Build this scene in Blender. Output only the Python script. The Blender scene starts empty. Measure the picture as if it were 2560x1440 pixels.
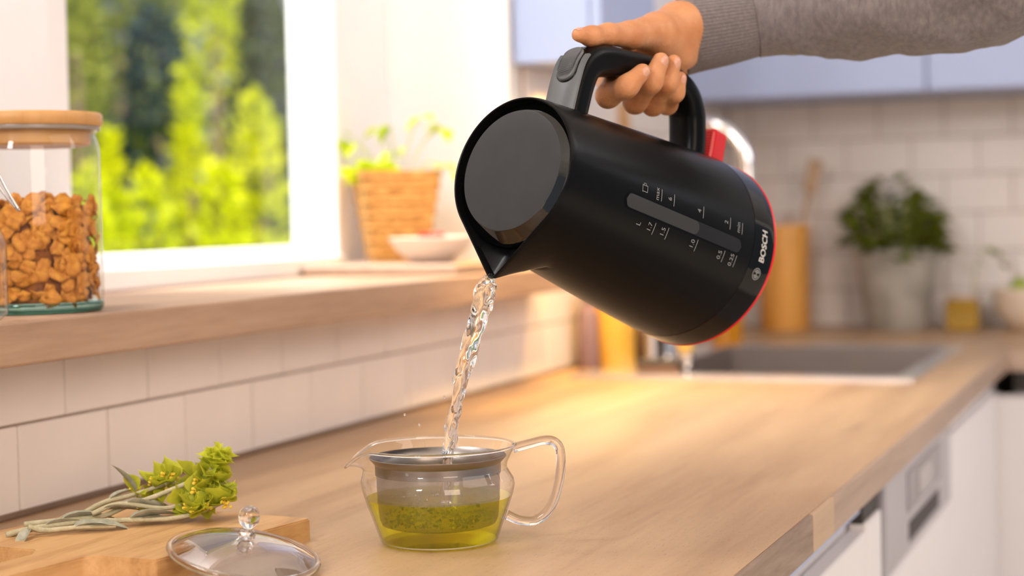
import bpy, bmesh, math, random
import numpy as np
from mathutils import Vector, Matrix, Euler, noise as mnoise
random.seed(7); rng = np.random.default_rng(7)
PI = math.pi; R_ = math.radians
sc = bpy.context.scene; col = sc.collection

# ------------------------------------------------------------------ camera
CAM = Vector((.944, 0, .259))
yaw, pitch, roll = R_(20.5), R_(2.24), R_(1.2)
fw = Vector((-math.sin(yaw)*math.cos(pitch), math.cos(yaw)*math.cos(pitch), -math.sin(pitch)))
rt = Vector((math.cos(yaw), math.sin(yaw), 0)); up = rt.cross(fw)
CX = math.cos(roll)*rt - math.sin(roll)*up
CY = math.sin(roll)*rt + math.cos(roll)*up
cd = bpy.data.cameras.new('camera'); cam = bpy.data.objects.new('camera', cd); col.objects.link(cam)
cam.matrix_world = Matrix(((CX.x, CY.x, -fw.x, CAM.x), (CX.y, CY.y, -fw.y, CAM.y), (CX.z, CY.z, -fw.z, CAM.z), (0, 0, 0, 1)))
cd.sensor_width = 36; cd.lens = 36*4500/2560; cd.clip_start = .05; cd.clip_end = 200
cd.dof.use_dof = True; cd.dof.focus_distance = 1.40; cd.dof.aperture_fstop = 3.9
sc.camera = cam

# ------------------------------------------------------------------ world, sun, lamps, exposure
sc.view_settings.view_transform = 'Standard'; sc.view_settings.look = 'None'
sc.view_settings.exposure = -0.40; sc.view_settings.gamma = 1.0; sc.view_settings.use_curve_mapping = False
w = bpy.data.worlds.new('world'); sc.world = w; w.use_nodes = True
bgn = w.node_tree.nodes['Background']; bgn.inputs[0].default_value = (.80, .87, 1.0, 1); bgn.inputs[1].default_value = .62

def light(name, kind, loc, target, energy, color, size=.5, size_y=None, **k):
    l = bpy.data.lights.new(name, kind); l.energy = energy; l.color = color
    if kind == 'AREA':
        l.size = size
        if size_y: l.shape = 'RECTANGLE'; l.size_y = size_y
    elif kind == 'SUN': l.angle = size
    else: l.shadow_soft_size = size
    for a, b in k.items(): setattr(l, a, b)
    o = bpy.data.objects.new(name, l); col.objects.link(o); o.location = loc
    o.rotation_euler = (Vector(target)-Vector(loc)).to_track_quat('-Z', 'Y').to_euler()
    return o
light('sun', 'SUN', (6, -4, 9), (0, 0, 0), 12, (1, .93, .74), R_(3))
light('room_window_daylight', 'AREA', (2.5, -.9, .95), (.1, 2.0, .1), 58, (1, .78, .62), 1.3, 1.5)
light('ceiling_fill', 'AREA', (1.6, 1.6, 1.55), (.3, 1.7, .1), 18, (1, .88, .78), 1.4, 1.4)  # added soft overhead fill below the ceiling, not a real opening
light('front_fill', 'AREA', (-.15, -.7, 1.2), (-.2, 2.7, .5), 70, (1, .97, .97), .8, .6)  # added softbox out of view that whitens the window jamb
light('back_wall_fill', 'AREA', (2.3, 2.4, 1.2), (.5, 4.05, .3), 15, (.90, .91, 1), .8, .8)  # added cool fill to lift the back wall
light('window_jamb_fill', 'AREA', (-.16, 1.25, 1.24), (-.16, 2.645, .36), 15, (1, .98, .98), .22, .5)  # added fill inside the reveal, brightens the far jamb and sill
light('outdoor_window_fill', 'AREA', (-1.0, 1.9, 2.1), (-.2, 2.3, .3), 230, (1, .97, .96), 1.0, 1.6)  # added panel outside that strengthens the light coming through the window
light('under_cabinet_lamp', 'SPOT', (.05, 2.80, .488), (-.02, 2.68, 0), 26, (1, .58, .16), .03, spot_size=R_(120), spot_blend=.7)
light('ceiling_spot_tiles', 'SPOT', (.75, 1.95, 1.5), (-.03, 2.52, .05), 170, (1, .64, .24), .05, spot_size=R_(27), spot_blend=.9)
light('ceiling_spot_worktop', 'SPOT', (.9, 2.1, 1.5), (.42, 2.2, 0), 17, (1, .66, .28), .05, spot_size=R_(40), spot_blend=.9)

# ------------------------------------------------------------------ helpers
def tag(o, label=None, cat=None, group=None, kind=None):
    if label: o['label'] = label
    if cat: o['category'] = cat
    if group: o['group'] = group
    if kind: o['kind'] = kind
    return o
def link(o, parent=None):
    col.objects.link(o)
    if parent is not None: o.parent = parent
    return o
def thing(name, label, cat, loc=(0, 0, 0), rot=(0, 0, 0), group=None):
    o = bpy.data.objects.new(name, None); o.empty_display_size = .02
    o.location = loc; o.rotation_euler = rot; link(o); return tag(o, label, cat, group)
def mesh(name, vs, fs, m=None, parent=None, smooth=False, loc=None):
    me = bpy.data.meshes.new(name); me.from_pydata([tuple(map(float, v)) for v in vs], [], [tuple(int(i) for i in f) for f in fs]); me.update()
    if m: me.materials.append(m)
    if smooth: me.polygons.foreach_set('use_smooth', [True]*len(me.polygons))
    o = bpy.data.objects.new(name, me)
    if loc is not None: o.location = loc
    return link(o, parent)
def from_bm(name, bm, m=None, parent=None, smooth=False, loc=None):
    bmesh.ops.recalc_face_normals(bm, faces=bm.faces)
    me = bpy.data.meshes.new(name); bm.to_mesh(me); bm.free()
    if m: me.materials.append(m)
    if smooth: me.polygons.foreach_set('use_smooth', [True]*len(me.polygons))
    o = bpy.data.objects.new(name, me)
    if loc is not None: o.location = loc
    return link(o, parent)
def bm_box(bm, a, b, bev=0, seg=1):
    a = Vector(a); b = Vector(b)
    r = bmesh.ops.create_cube(bm, size=1)['verts']
    for v in r: v.co = Vector((a[i]+(v.co[i]+.5)*(b[i]-a[i]) for i in range(3)))
    if bev:
        es = list({e for v in r for e in v.link_edges})
        bmesh.ops.bevel(bm, geom=es, offset=bev, segments=seg, affect='EDGES', profile=.5)
def box(name, a, b, m, parent=None, bev=0, seg=1, loc=None):
    bm = bmesh.new(); bm_box(bm, a, b, bev, seg); return from_bm(name, bm, m, parent, False, loc)
def lathe_data(prof, n=48, close=False):
    vs, fs = [], []
    for r, z in prof:
        for i in range(n):
            a = 2*PI*i/n; vs.append((r*math.cos(a), r*math.sin(a), z))
    k = len(prof)
    for j in range(k-1 if not close else k):
        j2 = (j+1) % k
        for i in range(n):
            i2 = (i+1) % n; fs.append((j*n+i, j*n+i2, j2*n+i2, j2*n+i))
    if not close:
        if prof[0][0] > 1e-6: pass
    return vs, fs
def lathe(name, prof, m, parent=None, n=48, close=False, loc=None, smooth=True):
    vs, fs = lathe_data(prof, n, close)
    o = mesh(name, vs, fs, m, parent, False, loc)
    bm = bmesh.new(); bm.from_mesh(o.data); bmesh.ops.remove_doubles(bm, verts=bm.verts, dist=1e-6)
    bmesh.ops.recalc_face_normals(bm, faces=bm.faces); bm.to_mesh(o.data); bm.free()
    if smooth: smooth_by_angle(o.data)
    return o
def smooth_by_angle(me, ang=40):
    me.polygons.foreach_set('use_smooth', [True]*len(me.polygons))
    bm = bmesh.new(); bm.from_mesh(me)
    for e in bm.edges:
        if len(e.link_faces) == 2 and e.calc_face_angle(0) > R_(ang): e.smooth = False
    bm.to_mesh(me); bm.free()
def spline(pts, n):
    P = [np.array(p, float) for p in pts]; P = [2*P[0]-P[1]]+P+[2*P[-1]-P[-2]]; out = []
    segs = len(P)-3
    for k in range(n):
        u = k/(n-1)*segs; i = min(int(u), segs-1); t = u-i
        a, b, c, d = P[i:i+4]
        out.append(.5*(2*b+(c-a)*t+(2*a-5*b+4*c-d)*t*t+(3*b-a-3*c+d)*t**3))
    return np.array(out)
def tube_data(pts, rad, n=12, cap=True, fn=None, ref=(0, 0, 1)):
    pts = np.asarray(pts, float); k = len(pts)
    rad = np.broadcast_to(np.asarray(rad, float), (k,)) if np.ndim(rad) < 2 else rad
    T = np.gradient(pts, axis=0); T /= np.linalg.norm(T, axis=1)[:, None]
    u = np.cross(T[0], ref)
    if np.linalg.norm(u) < 1e-3: u = np.cross(T[0], (1, 0, 0))
    vs, fs = [], []
    for j in range(k):
        u = u-T[j]*(u@T[j]); u /= np.linalg.norm(u); v = np.cross(T[j], u)
        for i in range(n):
            a = 2*PI*i/n; rr = rad[j]*(fn(j/(k-1), a) if fn else 1)
            vs.append(pts[j]+rr*(math.cos(a)*u+math.sin(a)*v))
    for j in range(k-1):
        for i in range(n):
            i2 = (i+1) % n; fs.append((j*n+i, j*n+i2, (j+1)*n+i2, (j+1)*n+i))
    if cap: fs.append(tuple(range(n-1, -1, -1))); fs.append(tuple((k-1)*n+i for i in range(n)))
    return vs, fs
def tube(name, pts, rad, m, parent=None, n=12, cap=True, fn=None, ref=(0, 0, 1)):
    vs, fs = tube_data(pts, rad, n, cap, fn, ref); return mesh(name, vs, fs, m, parent, True)
def copy_tree(o, parent=None):
    c = o.copy(); col.objects.link(c)
    if parent is not None: c.parent = parent
    for ch in list(o.children): copy_tree(ch, c)
    return c

# ------------------------------------------------------------------ materials
def _new(name):
    m = bpy.data.materials.new(name); m.use_nodes = True; nt = m.node_tree
    return m, nt, nt.nodes['Principled BSDF']
def mat(name, c, rough=.5, metal=0, spec=.5, var=.0, vscale=12, bump=0, bscale=80, stretch=(1, 1, 1), sss=0, coat=0, c2=None, emit=None, sheen=0):
    m, nt, b = _new(name); N = nt.nodes; L = nt.links
    b.inputs['Base Color'].default_value = (*c, 1); b.inputs['Roughness'].default_value = rough
    b.inputs['Metallic'].default_value = metal; b.inputs['Specular IOR Level'].default_value = spec
    if coat: b.inputs['Coat Weight'].default_value = coat; b.inputs['Coat Roughness'].default_value = .05
    if sheen: b.inputs['Sheen Weight'].default_value = sheen
    if sss:
        b.inputs['Subsurface Weight'].default_value = sss; b.inputs['Subsurface Radius'].default_value = (1, .35, .15); b.inputs['Subsurface Scale'].default_value = .006
    tc = N.new('ShaderNodeTexCoord'); mp = N.new('ShaderNodeMapping'); mp.inputs['Scale'].default_value = stretch
    L.new(tc.outputs['Object'], mp.inputs[0])
    if var or c2:
        n = N.new('ShaderNodeTexNoise'); n.inputs['Scale'].default_value = vscale; n.inputs['Detail'].default_value = 5
        L.new(mp.outputs[0], n.inputs['Vector'])
        r = N.new('ShaderNodeValToRGB'); r.color_ramp.elements[0].position = .35; r.color_ramp.elements[1].position = .68
        lo = c2 if c2 else tuple(x*(1-var) for x in c); hi = c if c2 else tuple(min(1, x*(1+var)) for x in c)
        r.color_ramp.elements[0].color = (*lo, 1); r.color_ramp.elements[1].color = (*hi, 1)
        L.new(n.outputs['Fac'], r.inputs[0]); L.new(r.outputs[0], b.inputs['Base Color'])
    if bump:
        n2 = N.new('ShaderNodeTexNoise'); n2.inputs['Scale'].default_value = bscale; n2.inputs['Detail'].default_value = 4
        L.new(mp.outputs[0], n2.inputs['Vector']); bp = N.new('ShaderNodeBump'); bp.inputs['Strength'].default_value = bump; bp.inputs['Distance'].default_value = .002
        L.new(n2.outputs['Fac'], bp.inputs['Height']); L.new(bp.outputs[0], b.inputs['Normal'])
    return m
def wood(name, c1, c2, c3, scale=(26, 1.6, 26), rough=.5, ring=.55, bump=.15, pores=0):
    m, nt, b = _new(name); N = nt.nodes; L = nt.links; b.inputs['Roughness'].default_value = rough
    b.inputs['Specular IOR Level'].default_value = .35
    tc = N.new('ShaderNodeTexCoord'); mp = N.new('ShaderNodeMapping'); mp.inputs['Scale'].default_value = scale
    L.new(tc.outputs['Object'], mp.inputs[0])
    n1 = N.new('ShaderNodeTexNoise'); n1.inputs['Scale'].default_value = 1.0; n1.inputs['Detail'].default_value = 6; n1.inputs['Distortion'].default_value = ring
    n2 = N.new('ShaderNodeTexNoise'); n2.inputs['Scale'].default_value = 7; n2.inputs['Detail'].default_value = 3
    L.new(mp.outputs[0], n1.inputs['Vector']); L.new(mp.outputs[0], n2.inputs['Vector'])
    mx = N.new('ShaderNodeMath'); mx.operation = 'MULTIPLY_ADD'; mx.inputs[1].default_value = .35; L.new(n2.outputs['Fac'], mx.inputs[0]); L.new(n1.outputs['Fac'], mx.inputs[2])
    r = N.new('ShaderNodeValToRGB'); e = r.color_ramp.elements
    e[0].position = .46; e[0].color = (*c3, 1); e[1].position = .84; e[1].color = (*c1, 1); q = e.new(.62); q.color = (*c2, 1)
    L.new(mx.outputs[0], r.inputs[0]); L.new(r.outputs[0], b.inputs['Base Color'])
    n3 = N.new('ShaderNodeTexNoise'); n3.inputs['Scale'].default_value = 55; n3.inputs['Detail'].default_value = 1; L.new(mp.outputs[0], n3.inputs['Vector'])
    r3 = N.new('ShaderNodeValToRGB'); r3.color_ramp.elements[0].position = .27; r3.color_ramp.elements[0].color = (.55, .48, .42, 1); r3.color_ramp.elements[1].position = .36; r3.color_ramp.elements[1].color = (1, 1, 1, 1); L.new(n3.outputs['Fac'], r3.inputs[0])
    mm = N.new('ShaderNodeMix'); mm.data_type = 'RGBA'; mm.blend_type = 'MULTIPLY'; mm.inputs[0].default_value = pores; L.new(r.outputs[0], mm.inputs[6]); L.new(r3.outputs[0], mm.inputs[7]); L.new(mm.outputs[2], b.inputs['Base Color'])
    bp = N.new('ShaderNodeBump'); bp.inputs['Strength'].default_value = bump; bp.inputs['Distance'].default_value = .001
    L.new(n2.outputs['Fac'], bp.inputs['Height']); L.new(bp.outputs[0], b.inputs['Normal'])
    return m
def thin_glass(name, edge=(.80, .78, .74), tint=(1, 1, 1), ior=1.45, rough=.0, boost=1.0, graz=.8):
    m = bpy.data.materials.new(name); m.use_nodes = True; nt = m.node_tree; N = nt.nodes; L = nt.links
    N.remove(N['Principled BSDF']); out = N['Material Output']
    tr = N.new('ShaderNodeBsdfTransparent'); gl = N.new('ShaderNodeBsdfGlossy'); gl.inputs['Roughness'].default_value = rough
    lw = N.new('ShaderNodeLayerWeight'); lw.inputs['Blend'].default_value = .28
    r = N.new('ShaderNodeValToRGB'); r.color_ramp.elements[0].position = .45; r.color_ramp.elements[0].color = (*tint, 1)
    r.color_ramp.elements[1].position = .97; r.color_ramp.elements[1].color = (*edge, 1)
    L.new(lw.outputs['Facing'], r.inputs[0]); L.new(r.outputs[0], tr.inputs[0])
    lw2 = N.new('ShaderNodeLayerWeight'); lw2.inputs['Blend'].default_value = .5      # facing = 1 - cos, the same on both sides of the sheet
    pw = N.new('ShaderNodeMath'); pw.operation = 'POWER'; pw.inputs[1].default_value = 4.0; L.new(lw2.outputs['Facing'], pw.inputs[0])
    ml = N.new('ShaderNodeMath'); ml.operation = 'MULTIPLY_ADD'; ml.inputs[1].default_value = graz; ml.inputs[2].default_value = .045*boost; ml.use_clamp = True
    L.new(pw.outputs[0], ml.inputs[0])
    mx = N.new('ShaderNodeMixShader'); L.new(ml.outputs[0], mx.inputs[0]); L.new(tr.outputs[0], mx.inputs[1]); L.new(gl.outputs[0], mx.inputs[2])
    L.new(mx.outputs[0], out.inputs[0]); return m
def glass(name, c=(1, 1, 1), ior=1.45, rough=0):
    m = bpy.data.materials.new(name); m.use_nodes = True; nt = m.node_tree; N = nt.nodes
    N.remove(N['Principled BSDF']); g = N.new('ShaderNodeBsdfGlass'); g.inputs['Color'].default_value = (*c, 1); g.inputs['IOR'].default_value = ior; g.inputs['Roughness'].default_value = rough
    nt.links.new(g.outputs[0], N['Material Output'].inputs[0]); return m

M = {}
M['plaster'] = mat('white_plaster', (.86, .83, .81), .7, var=.02, bump=.05)
M['white_paint'] = mat('white_window_paint', (.88, .86, .86), .35, var=.01)
M['grout'] = mat('beige_grout', (.34, .25, .19), .9, var=.1, vscale=60, bump=.2)
M['tile'] = mat('white_glazed_tile', (.82, .745, .685), .22, var=.025, vscale=9, bump=.02, bscale=14)
M['floor'] = mat('grey_floor', (.45, .40, .36), .5, var=.1)
M['ceiling'] = mat('white_ceiling', (.85, .84, .82), .8, var=.01)
M['worktop'] = wood('pale_oak_worktop', (.50, .325, .178), (.435, .275, .148), (.355, .215, .112), (22, 1.5, 22), .42, pores=.8)
M['oak_dark'] = wood('brown_oak_end', (.30, .21, .15), (.24, .165, .115), (.17, .11, .075), (16, 5, 60), .55, 1.4)
M['oak_mid'] = wood('tan_oak_end', (.50, .34, .21), (.46, .31, .19), (.40, .26, .155), (18, 3, 50), .5)
M['oak_edge'] = wood('greyed_oak_edge', (.42, .30, .22), (.37, .26, .19), (.31, .21, .15), (18, 2, 40), .5)
M['sill'] = wood('pale_oak_sill', (.50, .335, .225), (.43, .28, .185), (.34, .215, .14), (20, 2.2, 28), .5)
M['board'] = wood('oak_board', (.62, .37, .16), (.53, .30, .12), (.41, .215, .08), (60, 6, 60), .45)
M['cab'] = mat('white_cabinet_lacquer', (.76, .72, .71), .35, var=.01)
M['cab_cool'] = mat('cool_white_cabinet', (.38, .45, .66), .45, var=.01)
M['steel'] = mat('brushed_steel', (.62, .60, .60), .30, 1, var=.04, stretch=(4, 60, 4))
M['steel_panel'] = mat('grey_appliance_panel', (.40, .38, .40), .35, .35, var=.03)
M['chrome'] = mat('chrome', (.85, .85, .86), .08, 1, var=.01)
M['dark'] = mat('dark_recess', (.03, .022, .018), .6, var=.1)
M['black'] = mat('satin_black_plastic', (.0035, .0035, .0038), .28, spec=.10, var=.08, vscale=400, bump=.02, bscale=900)
M['gloss'] = mat('gloss_black_plastic', (.0012, .0012, .0013), .06, spec=.16, var=.02)
M['lidgrey'] = mat('grey_satin_lid', (.030, .031, .032), .38, spec=.22, var=.06, vscale=60)
M['strap'] = mat('dark_grey_satin', (.085, .09, .092), .32, spec=.55, var=.04)
M['red'] = mat('red_plastic', (.62, .006, .008), .28, var=.03)
M['print'] = mat('pale_grey_print', (.24, .24, .24), .5, var=.03)
M['print2'] = mat('silver_print', (.50, .48, .45), .4, var=.03)
M['gauge'] = mat('grey_gauge_window', (.038, .038, .039), .3, spec=.2, var=.05)
M['gauge2'] = mat('dark_gauge_window', (.016, .016, .017), .2, spec=.2, var=.05)
M['skin'] = mat('skin', (.60, .275, .125), .45, spec=.35, sss=.15, c2=(.50, .20, .08), vscale=55, bump=.25, bscale=420)
M['nail'] = mat('fingernail', (.62, .31, .21), .2, spec=.5, var=.04)
M['wool'] = mat('grey_brown_wool', (.185, .155, .148), .9, c2=(.12, .10, .097), vscale=240, bump=.6, bscale=700, stretch=(1, 1, .35), sheen=.3)
M['rib'] = mat('grey_brown_rib', (.175, .145, .14), .9, c2=(.125, .105, .10), vscale=300, bump=.5, bscale=800, sheen=.3)
M['water'] = glass('clear_water', (1, 1, 1), 1.33)
M['tglass'] = thin_glass('teapot_glass', (.70, .66, .60), boost=1.25)
M['lglass'] = thin_glass('lid_glass', (.72, .70, .68), (.97, .96, .955), boost=6)
M['sglass'] = glass('solid_clear_glass', (1, .99, .98), 1.46)
M['jglass'] = thin_glass('jar_glass', (.62, .66, .64), (.985, .99, .985), boost=.75)
M['pane'] = thin_glass('window_pane_glass', (.9, .95, .92), (.99, 1, .99), boost=.3, graz=.25)
M['jbase'] = glass('green_jar_base', (.62, .78, .74), 1.45)
M['tea'] = thin_glass('green_tea_liquid', (.80, .80, .01), (.95, .96, .03), 1.33, boost=.5)
M['teabed'] = mat('steeped_tea_leaf', (.36, .36, .02), .6, c2=(.16, .18, .012), vscale=200)
M['bamboo'] = wood('bamboo_lid', (.56, .30, .105), (.50, .255, .085), (.42, .20, .06), (30, 30, 3), .4)
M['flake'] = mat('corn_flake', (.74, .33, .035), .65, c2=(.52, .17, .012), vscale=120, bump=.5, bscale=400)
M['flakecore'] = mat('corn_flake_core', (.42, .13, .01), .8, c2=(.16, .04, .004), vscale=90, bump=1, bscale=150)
M['seal'] = mat('clear_seal', (.26, .21, .17), .3, var=.05)

# ------------------------------------------------------------------ the setting
XW = -.04; YB = 4.05; XF = -.25
def struct(o): o['kind'] = 'structure'; return o
def boxes(name, bs, m, parent=None):
    bm = bmesh.new()
    for a, b in bs: bm_box(bm, a, b)
    return from_bm(name, bm, m, parent)
struct(box('floor', (-.3, -2.2, -.93), (3.6, 4.3, -.9), M['floor']))
struct(box('ceiling', (-.3, -2.2, 1.6), (3.6, 4.3, 1.66), M['ceiling']))
wl = struct(boxes('wall_left', [((-.345, -2.2, -.9), (XW-.004, 4.3, .142)), ((-.345, 2.645, .142), (XW-.004, 4.3, 1.6)),
    ((-.345, -2.2, .142), (XW-.004, .7, 1.6)), ((-.345, .7, 1.3), (XW-.004, 2.645, 1.6))], M['plaster']))
wb = struct(box('wall_back', (XW-.004, YB+.004, -.9), (3.6, YB+.2, 1.6), M['plaster']))
# grout beds behind the tiles (part of the walls)
box('grout_bed', (XW-.0035, .3, -.03), (XW+.0015, 2.70, .144), M['grout'], wl)
box('grout_bed', (XW-.0035, 2.70, -.03), (XW+.0015, YB, .505), M['grout'], wl)
box('grout_bed', (XW, YB-.0015, -.03), (2.0, YB+.0035, .505), M['grout'], wb)
def tile_mesh(wd, ht, axis, flip=1):
    bm = bmesh.new()
    if axis == 'x': bm_box(bm, (-.002, 0, 0), (.0045, wd, ht), .0012)
    else: bm_box(bm, (0, -.0045, 0), (wd, .002, ht), .0012)
    bmesh.ops.recalc_face_normals(bm, faces=bm.faces)
    me = bpy.data.meshes.new('tile'); bm.to_mesh(me); bm.free(); me.materials.append(M['tile']); return me
_tm = {}
def put_tile(axis, u0, u1, z0, z1, parent):
    k = (axis, round(u1-u0, 4), round(z1-z0, 4))
    if k not in _tm: _tm[k] = tile_mesh(u1-u0, z1-z0, axis)
    o = bpy.data.objects.new('tile', _tm[k]); o.location = (XW+random.uniform(0, .0006), u0, z0) if axis == 'x' else (u0, YB-random.uniform(0, .0006), z0)
    link(o, parent)
PW, PH, G = .144, .0835, .0022
def tile_row(axis, lo, hi, off, z0, z1, parent):
    k = math.floor((lo-off)/PW)-1
    while off+k*PW < hi:
        a = max(lo, off+k*PW)+G/2; b = min(hi, off+(k+1)*PW)-G/2
        if b-a > .01: put_tile(axis, a, b, z0, z1, parent)
        k += 1
tile_row('x', .60, YB-.006, 1.349, .001, .0815, wl)
tile_row('x', .60, 2.70, 1.423, .0837, .1415, wl)
tile_row('x', 2.70, YB-.006, 1.423, .0837, .165, wl)
for r in range(2, 6): tile_row('x', 2.70, YB-.006, 1.349 if r % 2 == 0 else 1.423, r*PH+.0002, (r+1)*PH-.002, wl)
for r in range(6): tile_row('y', XW+.006, .90, .02 if r % 2 else .092, r*PH+.001, (r+1)*PH-.0015, wb)

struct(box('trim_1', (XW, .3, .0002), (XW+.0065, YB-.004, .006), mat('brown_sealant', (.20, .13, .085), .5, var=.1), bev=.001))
# window: recessed frame, sill, pane
win = bpy.data.objects.new('window_1', None); win.location = (XF, 1.7, .181); link(win); win['kind'] = 'structure'
def inw(o): o.location = Vector(o.location)-win.location; o.parent = win; return o
inw(box('frame_post', (XF-.08, .7, .181), (XF, 1.725, 1.3), M['white_paint'], bev=.003))
inw(box('frame_post', (XF-.08, 2.452, .181), (XF, 2.645, 1.3), M['white_paint'], bev=.003))
inw(box('frame_rail', (XF-.08, 1.725, .181), (XF+.012, 2.452, .209), M['white_paint'], bev=.003))
inw(box('frame_rail', (XF-.08, 1.725, 1.25), (XF, 2.452, 1.3), M['white_paint'], bev=.003))
inw(box('sash_stile', (XF-.075, 1.725, .209), (XF-.055, 1.843, 1.25), M['white_paint'], bev=.003))
inw(box('sash_stile', (XF-.075, 2.446, .209), (XF-.055, 2.452, 1.25), M['white_paint'], bev=.002))
inw(box('sash_rail', (XF-.075, 1.843, .209), (XF-.050, 2.446, .225), M['white_paint'], bev=.003))
inw(box('pane', (XF-.067, 1.84, .22), (XF-.063, 2.449, 1.25), M['pane']))
sill = box('window_sill', (XF-.09, .5, .143), (.03, 2.70, .181), M['sill'], bev=.0025, seg=2); sill['kind'] = 'structure'

# ------------------------------------------------------------------ worktop, cabinets, appliances
wt = thing('worktop', 'pale oak worktop running along the tiled wall and turning at the corner', 'worktop', (.3, 2, -.03))
def inp(o, p): o.location = Vector(o.location)-p.location; o.parent = p; return o
SX0, SX1, SY0, SY1 = .03, .555, 2.745, 3.43
bs = [((XW, .3, -.034), (.641, SY0, 0)), ((XW, SY0, -.034), (SX0, SY1, 0)), ((SX1, SY0, -.034), (.641, 3.324, 0)),
      ((SX1, 3.324, -.034), (2.2, SY1, 0)), ((XW, SY1, -.034), (2.2, YB, 0))]
inp(boxes('slab', bs, M['worktop']), wt)
def edge(y0, y1, m): inp(box('edge_strip', (.641, y0, -.034), (.6455, y1, .0), m, bev=.0008), wt)
edge(.3, 1.521, M['oak_dark']); edge(1.522, 1.622, M['oak_mid']); edge(1.623, 3.324, M['oak_edge'])
inp(box('edge_strip', (.6455, 3.319, -.034), (2.2, 3.3238, 0), M['oak_edge'], bev=.0008), wt)

FX = .625
def unit(name, label, y0, y1, cat='cabinet', top=-.036):
    t = thing(name, label, cat, (.3, (y0+y1)/2, -.9)); inp(boxes('carcass', [((.0, y0, -.85), (FX-.022, y1, top))], M['cab']), t); return t
u1 = unit('drawer_cabinet', 'white drawer front under the worktop with a pale metal rail above it', .7, 1.915)
inp(box('drawer', (FX-.02, .72, -.40), (FX, 1.912, -.082), M['cab'], bev=.002), u1)
inp(box('rail', (FX-.02, .72, -.064), (FX-.006, 1.912, -.038), M['cab_cool'], bev=.002), u1)
inp(box('drawer', (FX-.02, .72, -.82), (FX, 1.912, -.405), M['cab'], bev=.002), u1)
u1b = unit('filler_unit', 'narrow white filler front with dark slot beside the grey appliance panel', 1.917, 2.018)
inp(box('front_panel', (FX-.02, 1.918, -.82), (FX, 2.016, -.075), M['cab'], bev=.002), u1b)
inp(box('slot', (FX-.022, 1.918, -.076), (FX-.004, 2.016, -.036), M['dark']), u1b)
u2 = thing('dishwasher', 'dishwasher with grey control panel and recessed grip under the worktop', 'dishwasher', (.3, 2.32, -.9))
inp(boxes('carcass', [((.0, 2.021, -.85), (FX-.022, 2.619, -.036))], M['steel_panel']), u2)
inp(box('control_panel', (FX-.02, 2.022, -.158), (FX+.004, 2.618, -.04), M['steel_panel'], bev=.003), u2)
inp(box('display', (FX+.003, 2.19, -.108), (FX+.0055, 2.50, -.058), mat('grey_display', (.17, .15, .16), .25, var=.05), bev=.001), u2)
inp(box('display_window', (FX+.005, 2.28, -.098), (FX+.0065, 2.40, -.068), mat('beige_display', (.34, .31, .30), .2, var=.05)), u2)
inp(box('grip_recess', (FX+.003, 2.20, -.145), (FX+.005, 2.48, -.120), M['dark'], bev=.0008), u2)
inp(box('door', (FX-.02, 2.022, -.82), (FX+.002, 2.618, -.162), M['cab'], bev=.003), u2)
u3 = unit('sink_cabinet', 'white cabinet front below the sink beyond the dishwasher', 2.622, 3.335, top=-.19)
inp(box('rail', (FX-.02, 2.624, -.066), (FX-.004, 3.333, -.04), M['cab'], bev=.002), u3)
inp(box('door', (FX-.02, 2.624, -.82), (FX, 2.96, -.07), M['cab'], bev=.002), u3)
inp(box('door', (FX-.02, 2.963, -.82), (FX, 3.333, -.07), M['cab'], bev=.002), u3)
u4 = thing('corner_cabinet', 'white cabinet front beneath the back worktop at the inner corner', 'cabinet', (1.3, 3.7, -.9))
inp(boxes('carcass', [((FX+.03, 3.36, -.85), (2.2, YB-.02, -.036))], M['cab']), u4)
inp(box('rail', (FX+.03, 3.348, -.075), (2.2, 3.36, -.04), M['dark']), u4)  # dark colour stands in for the shade under the worktop
for k in range(3): inp(box('door', (FX-.02+k*.5, 3.338, -.82), (FX+.477+k*.5, 3.36, -.08), M['cab'], bev=.002), u4)

# upper cabinets
def upper(name, label, a, b, doors, axis):
    t = thing(name, label, 'cabinet', ((a[0]+b[0])/2, (a[1]+b[1])/2, a[2]))
    inp(box('carcass', a, b, M['cab_cool'], bev=.001), t)
    for d0, d1 in doors: inp(box('door', d0, d1, M['cab_cool'], bev=.002), t)
    return t
upper('wall_cabinet', 'shallow cool white wall cabinet beside the window with its end panel showing', (XW, 2.66, .50), (.085, 2.97, 1.3),
      [((.086, 2.662, .502), (.104, 2.968, 1.3))], 'x')
upper('wall_cabinet', 'long cool white wall cabinet on the back wall above the herb pot', (XW, 3.72, .50), (2.2, YB-.004, 1.3),
      [((XW+.002+k*.5, 3.70, .497), (XW+.498+k*.5, 3.719, 1.3)) for k in range(4)], 'y')

# sink
sk = thing('sink', 'stainless steel sink set into the worktop in front of the back wall', 'sink', (.29, 3.09, 0))
bm = bmesh.new()
for a, b in [((SX0-.008, SY0-.022, 0), (SX1+.008, SY0+.03, .006)), ((SX0-.008, SY1-.03, 0), (SX1+.008, SY1+.008, .0035)),
             ((SX0-.008, SY0+.03, 0), (SX0+.09, SY1-.03, .0035)), ((SX1-.025, SY0+.03, 0), (SX1+.008, SY1-.03, .0035))]: bm_box(bm, a, b)
inp(from_bm('rim', bm, mat('bright_rim_steel', (.92, .90, .90), .25, .85, var=.02)), sk)
bx0, bx1, by0, by1 = SX0+.09, SX1-.025, SY0+.03, SY1-.03
inp(boxes('basin', [((bx0-.002, by0-.002, -.17), (bx1+.002, by1+.002, -.168)), ((bx0-.002, by0-.002, -.17), (bx0, by1+.002, .001)), ((bx1, by0-.002, -.17), (bx1+.002, by1+.002, .001)),
     ((bx0, by0-.002, -.17), (bx1, by0, .001)), ((bx0, by1, -.17), (bx1, by1+.002, .001))], mat('dull_basin_steel', (.26, .22, .20), .42, .7, var=.05)), sk)
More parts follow.
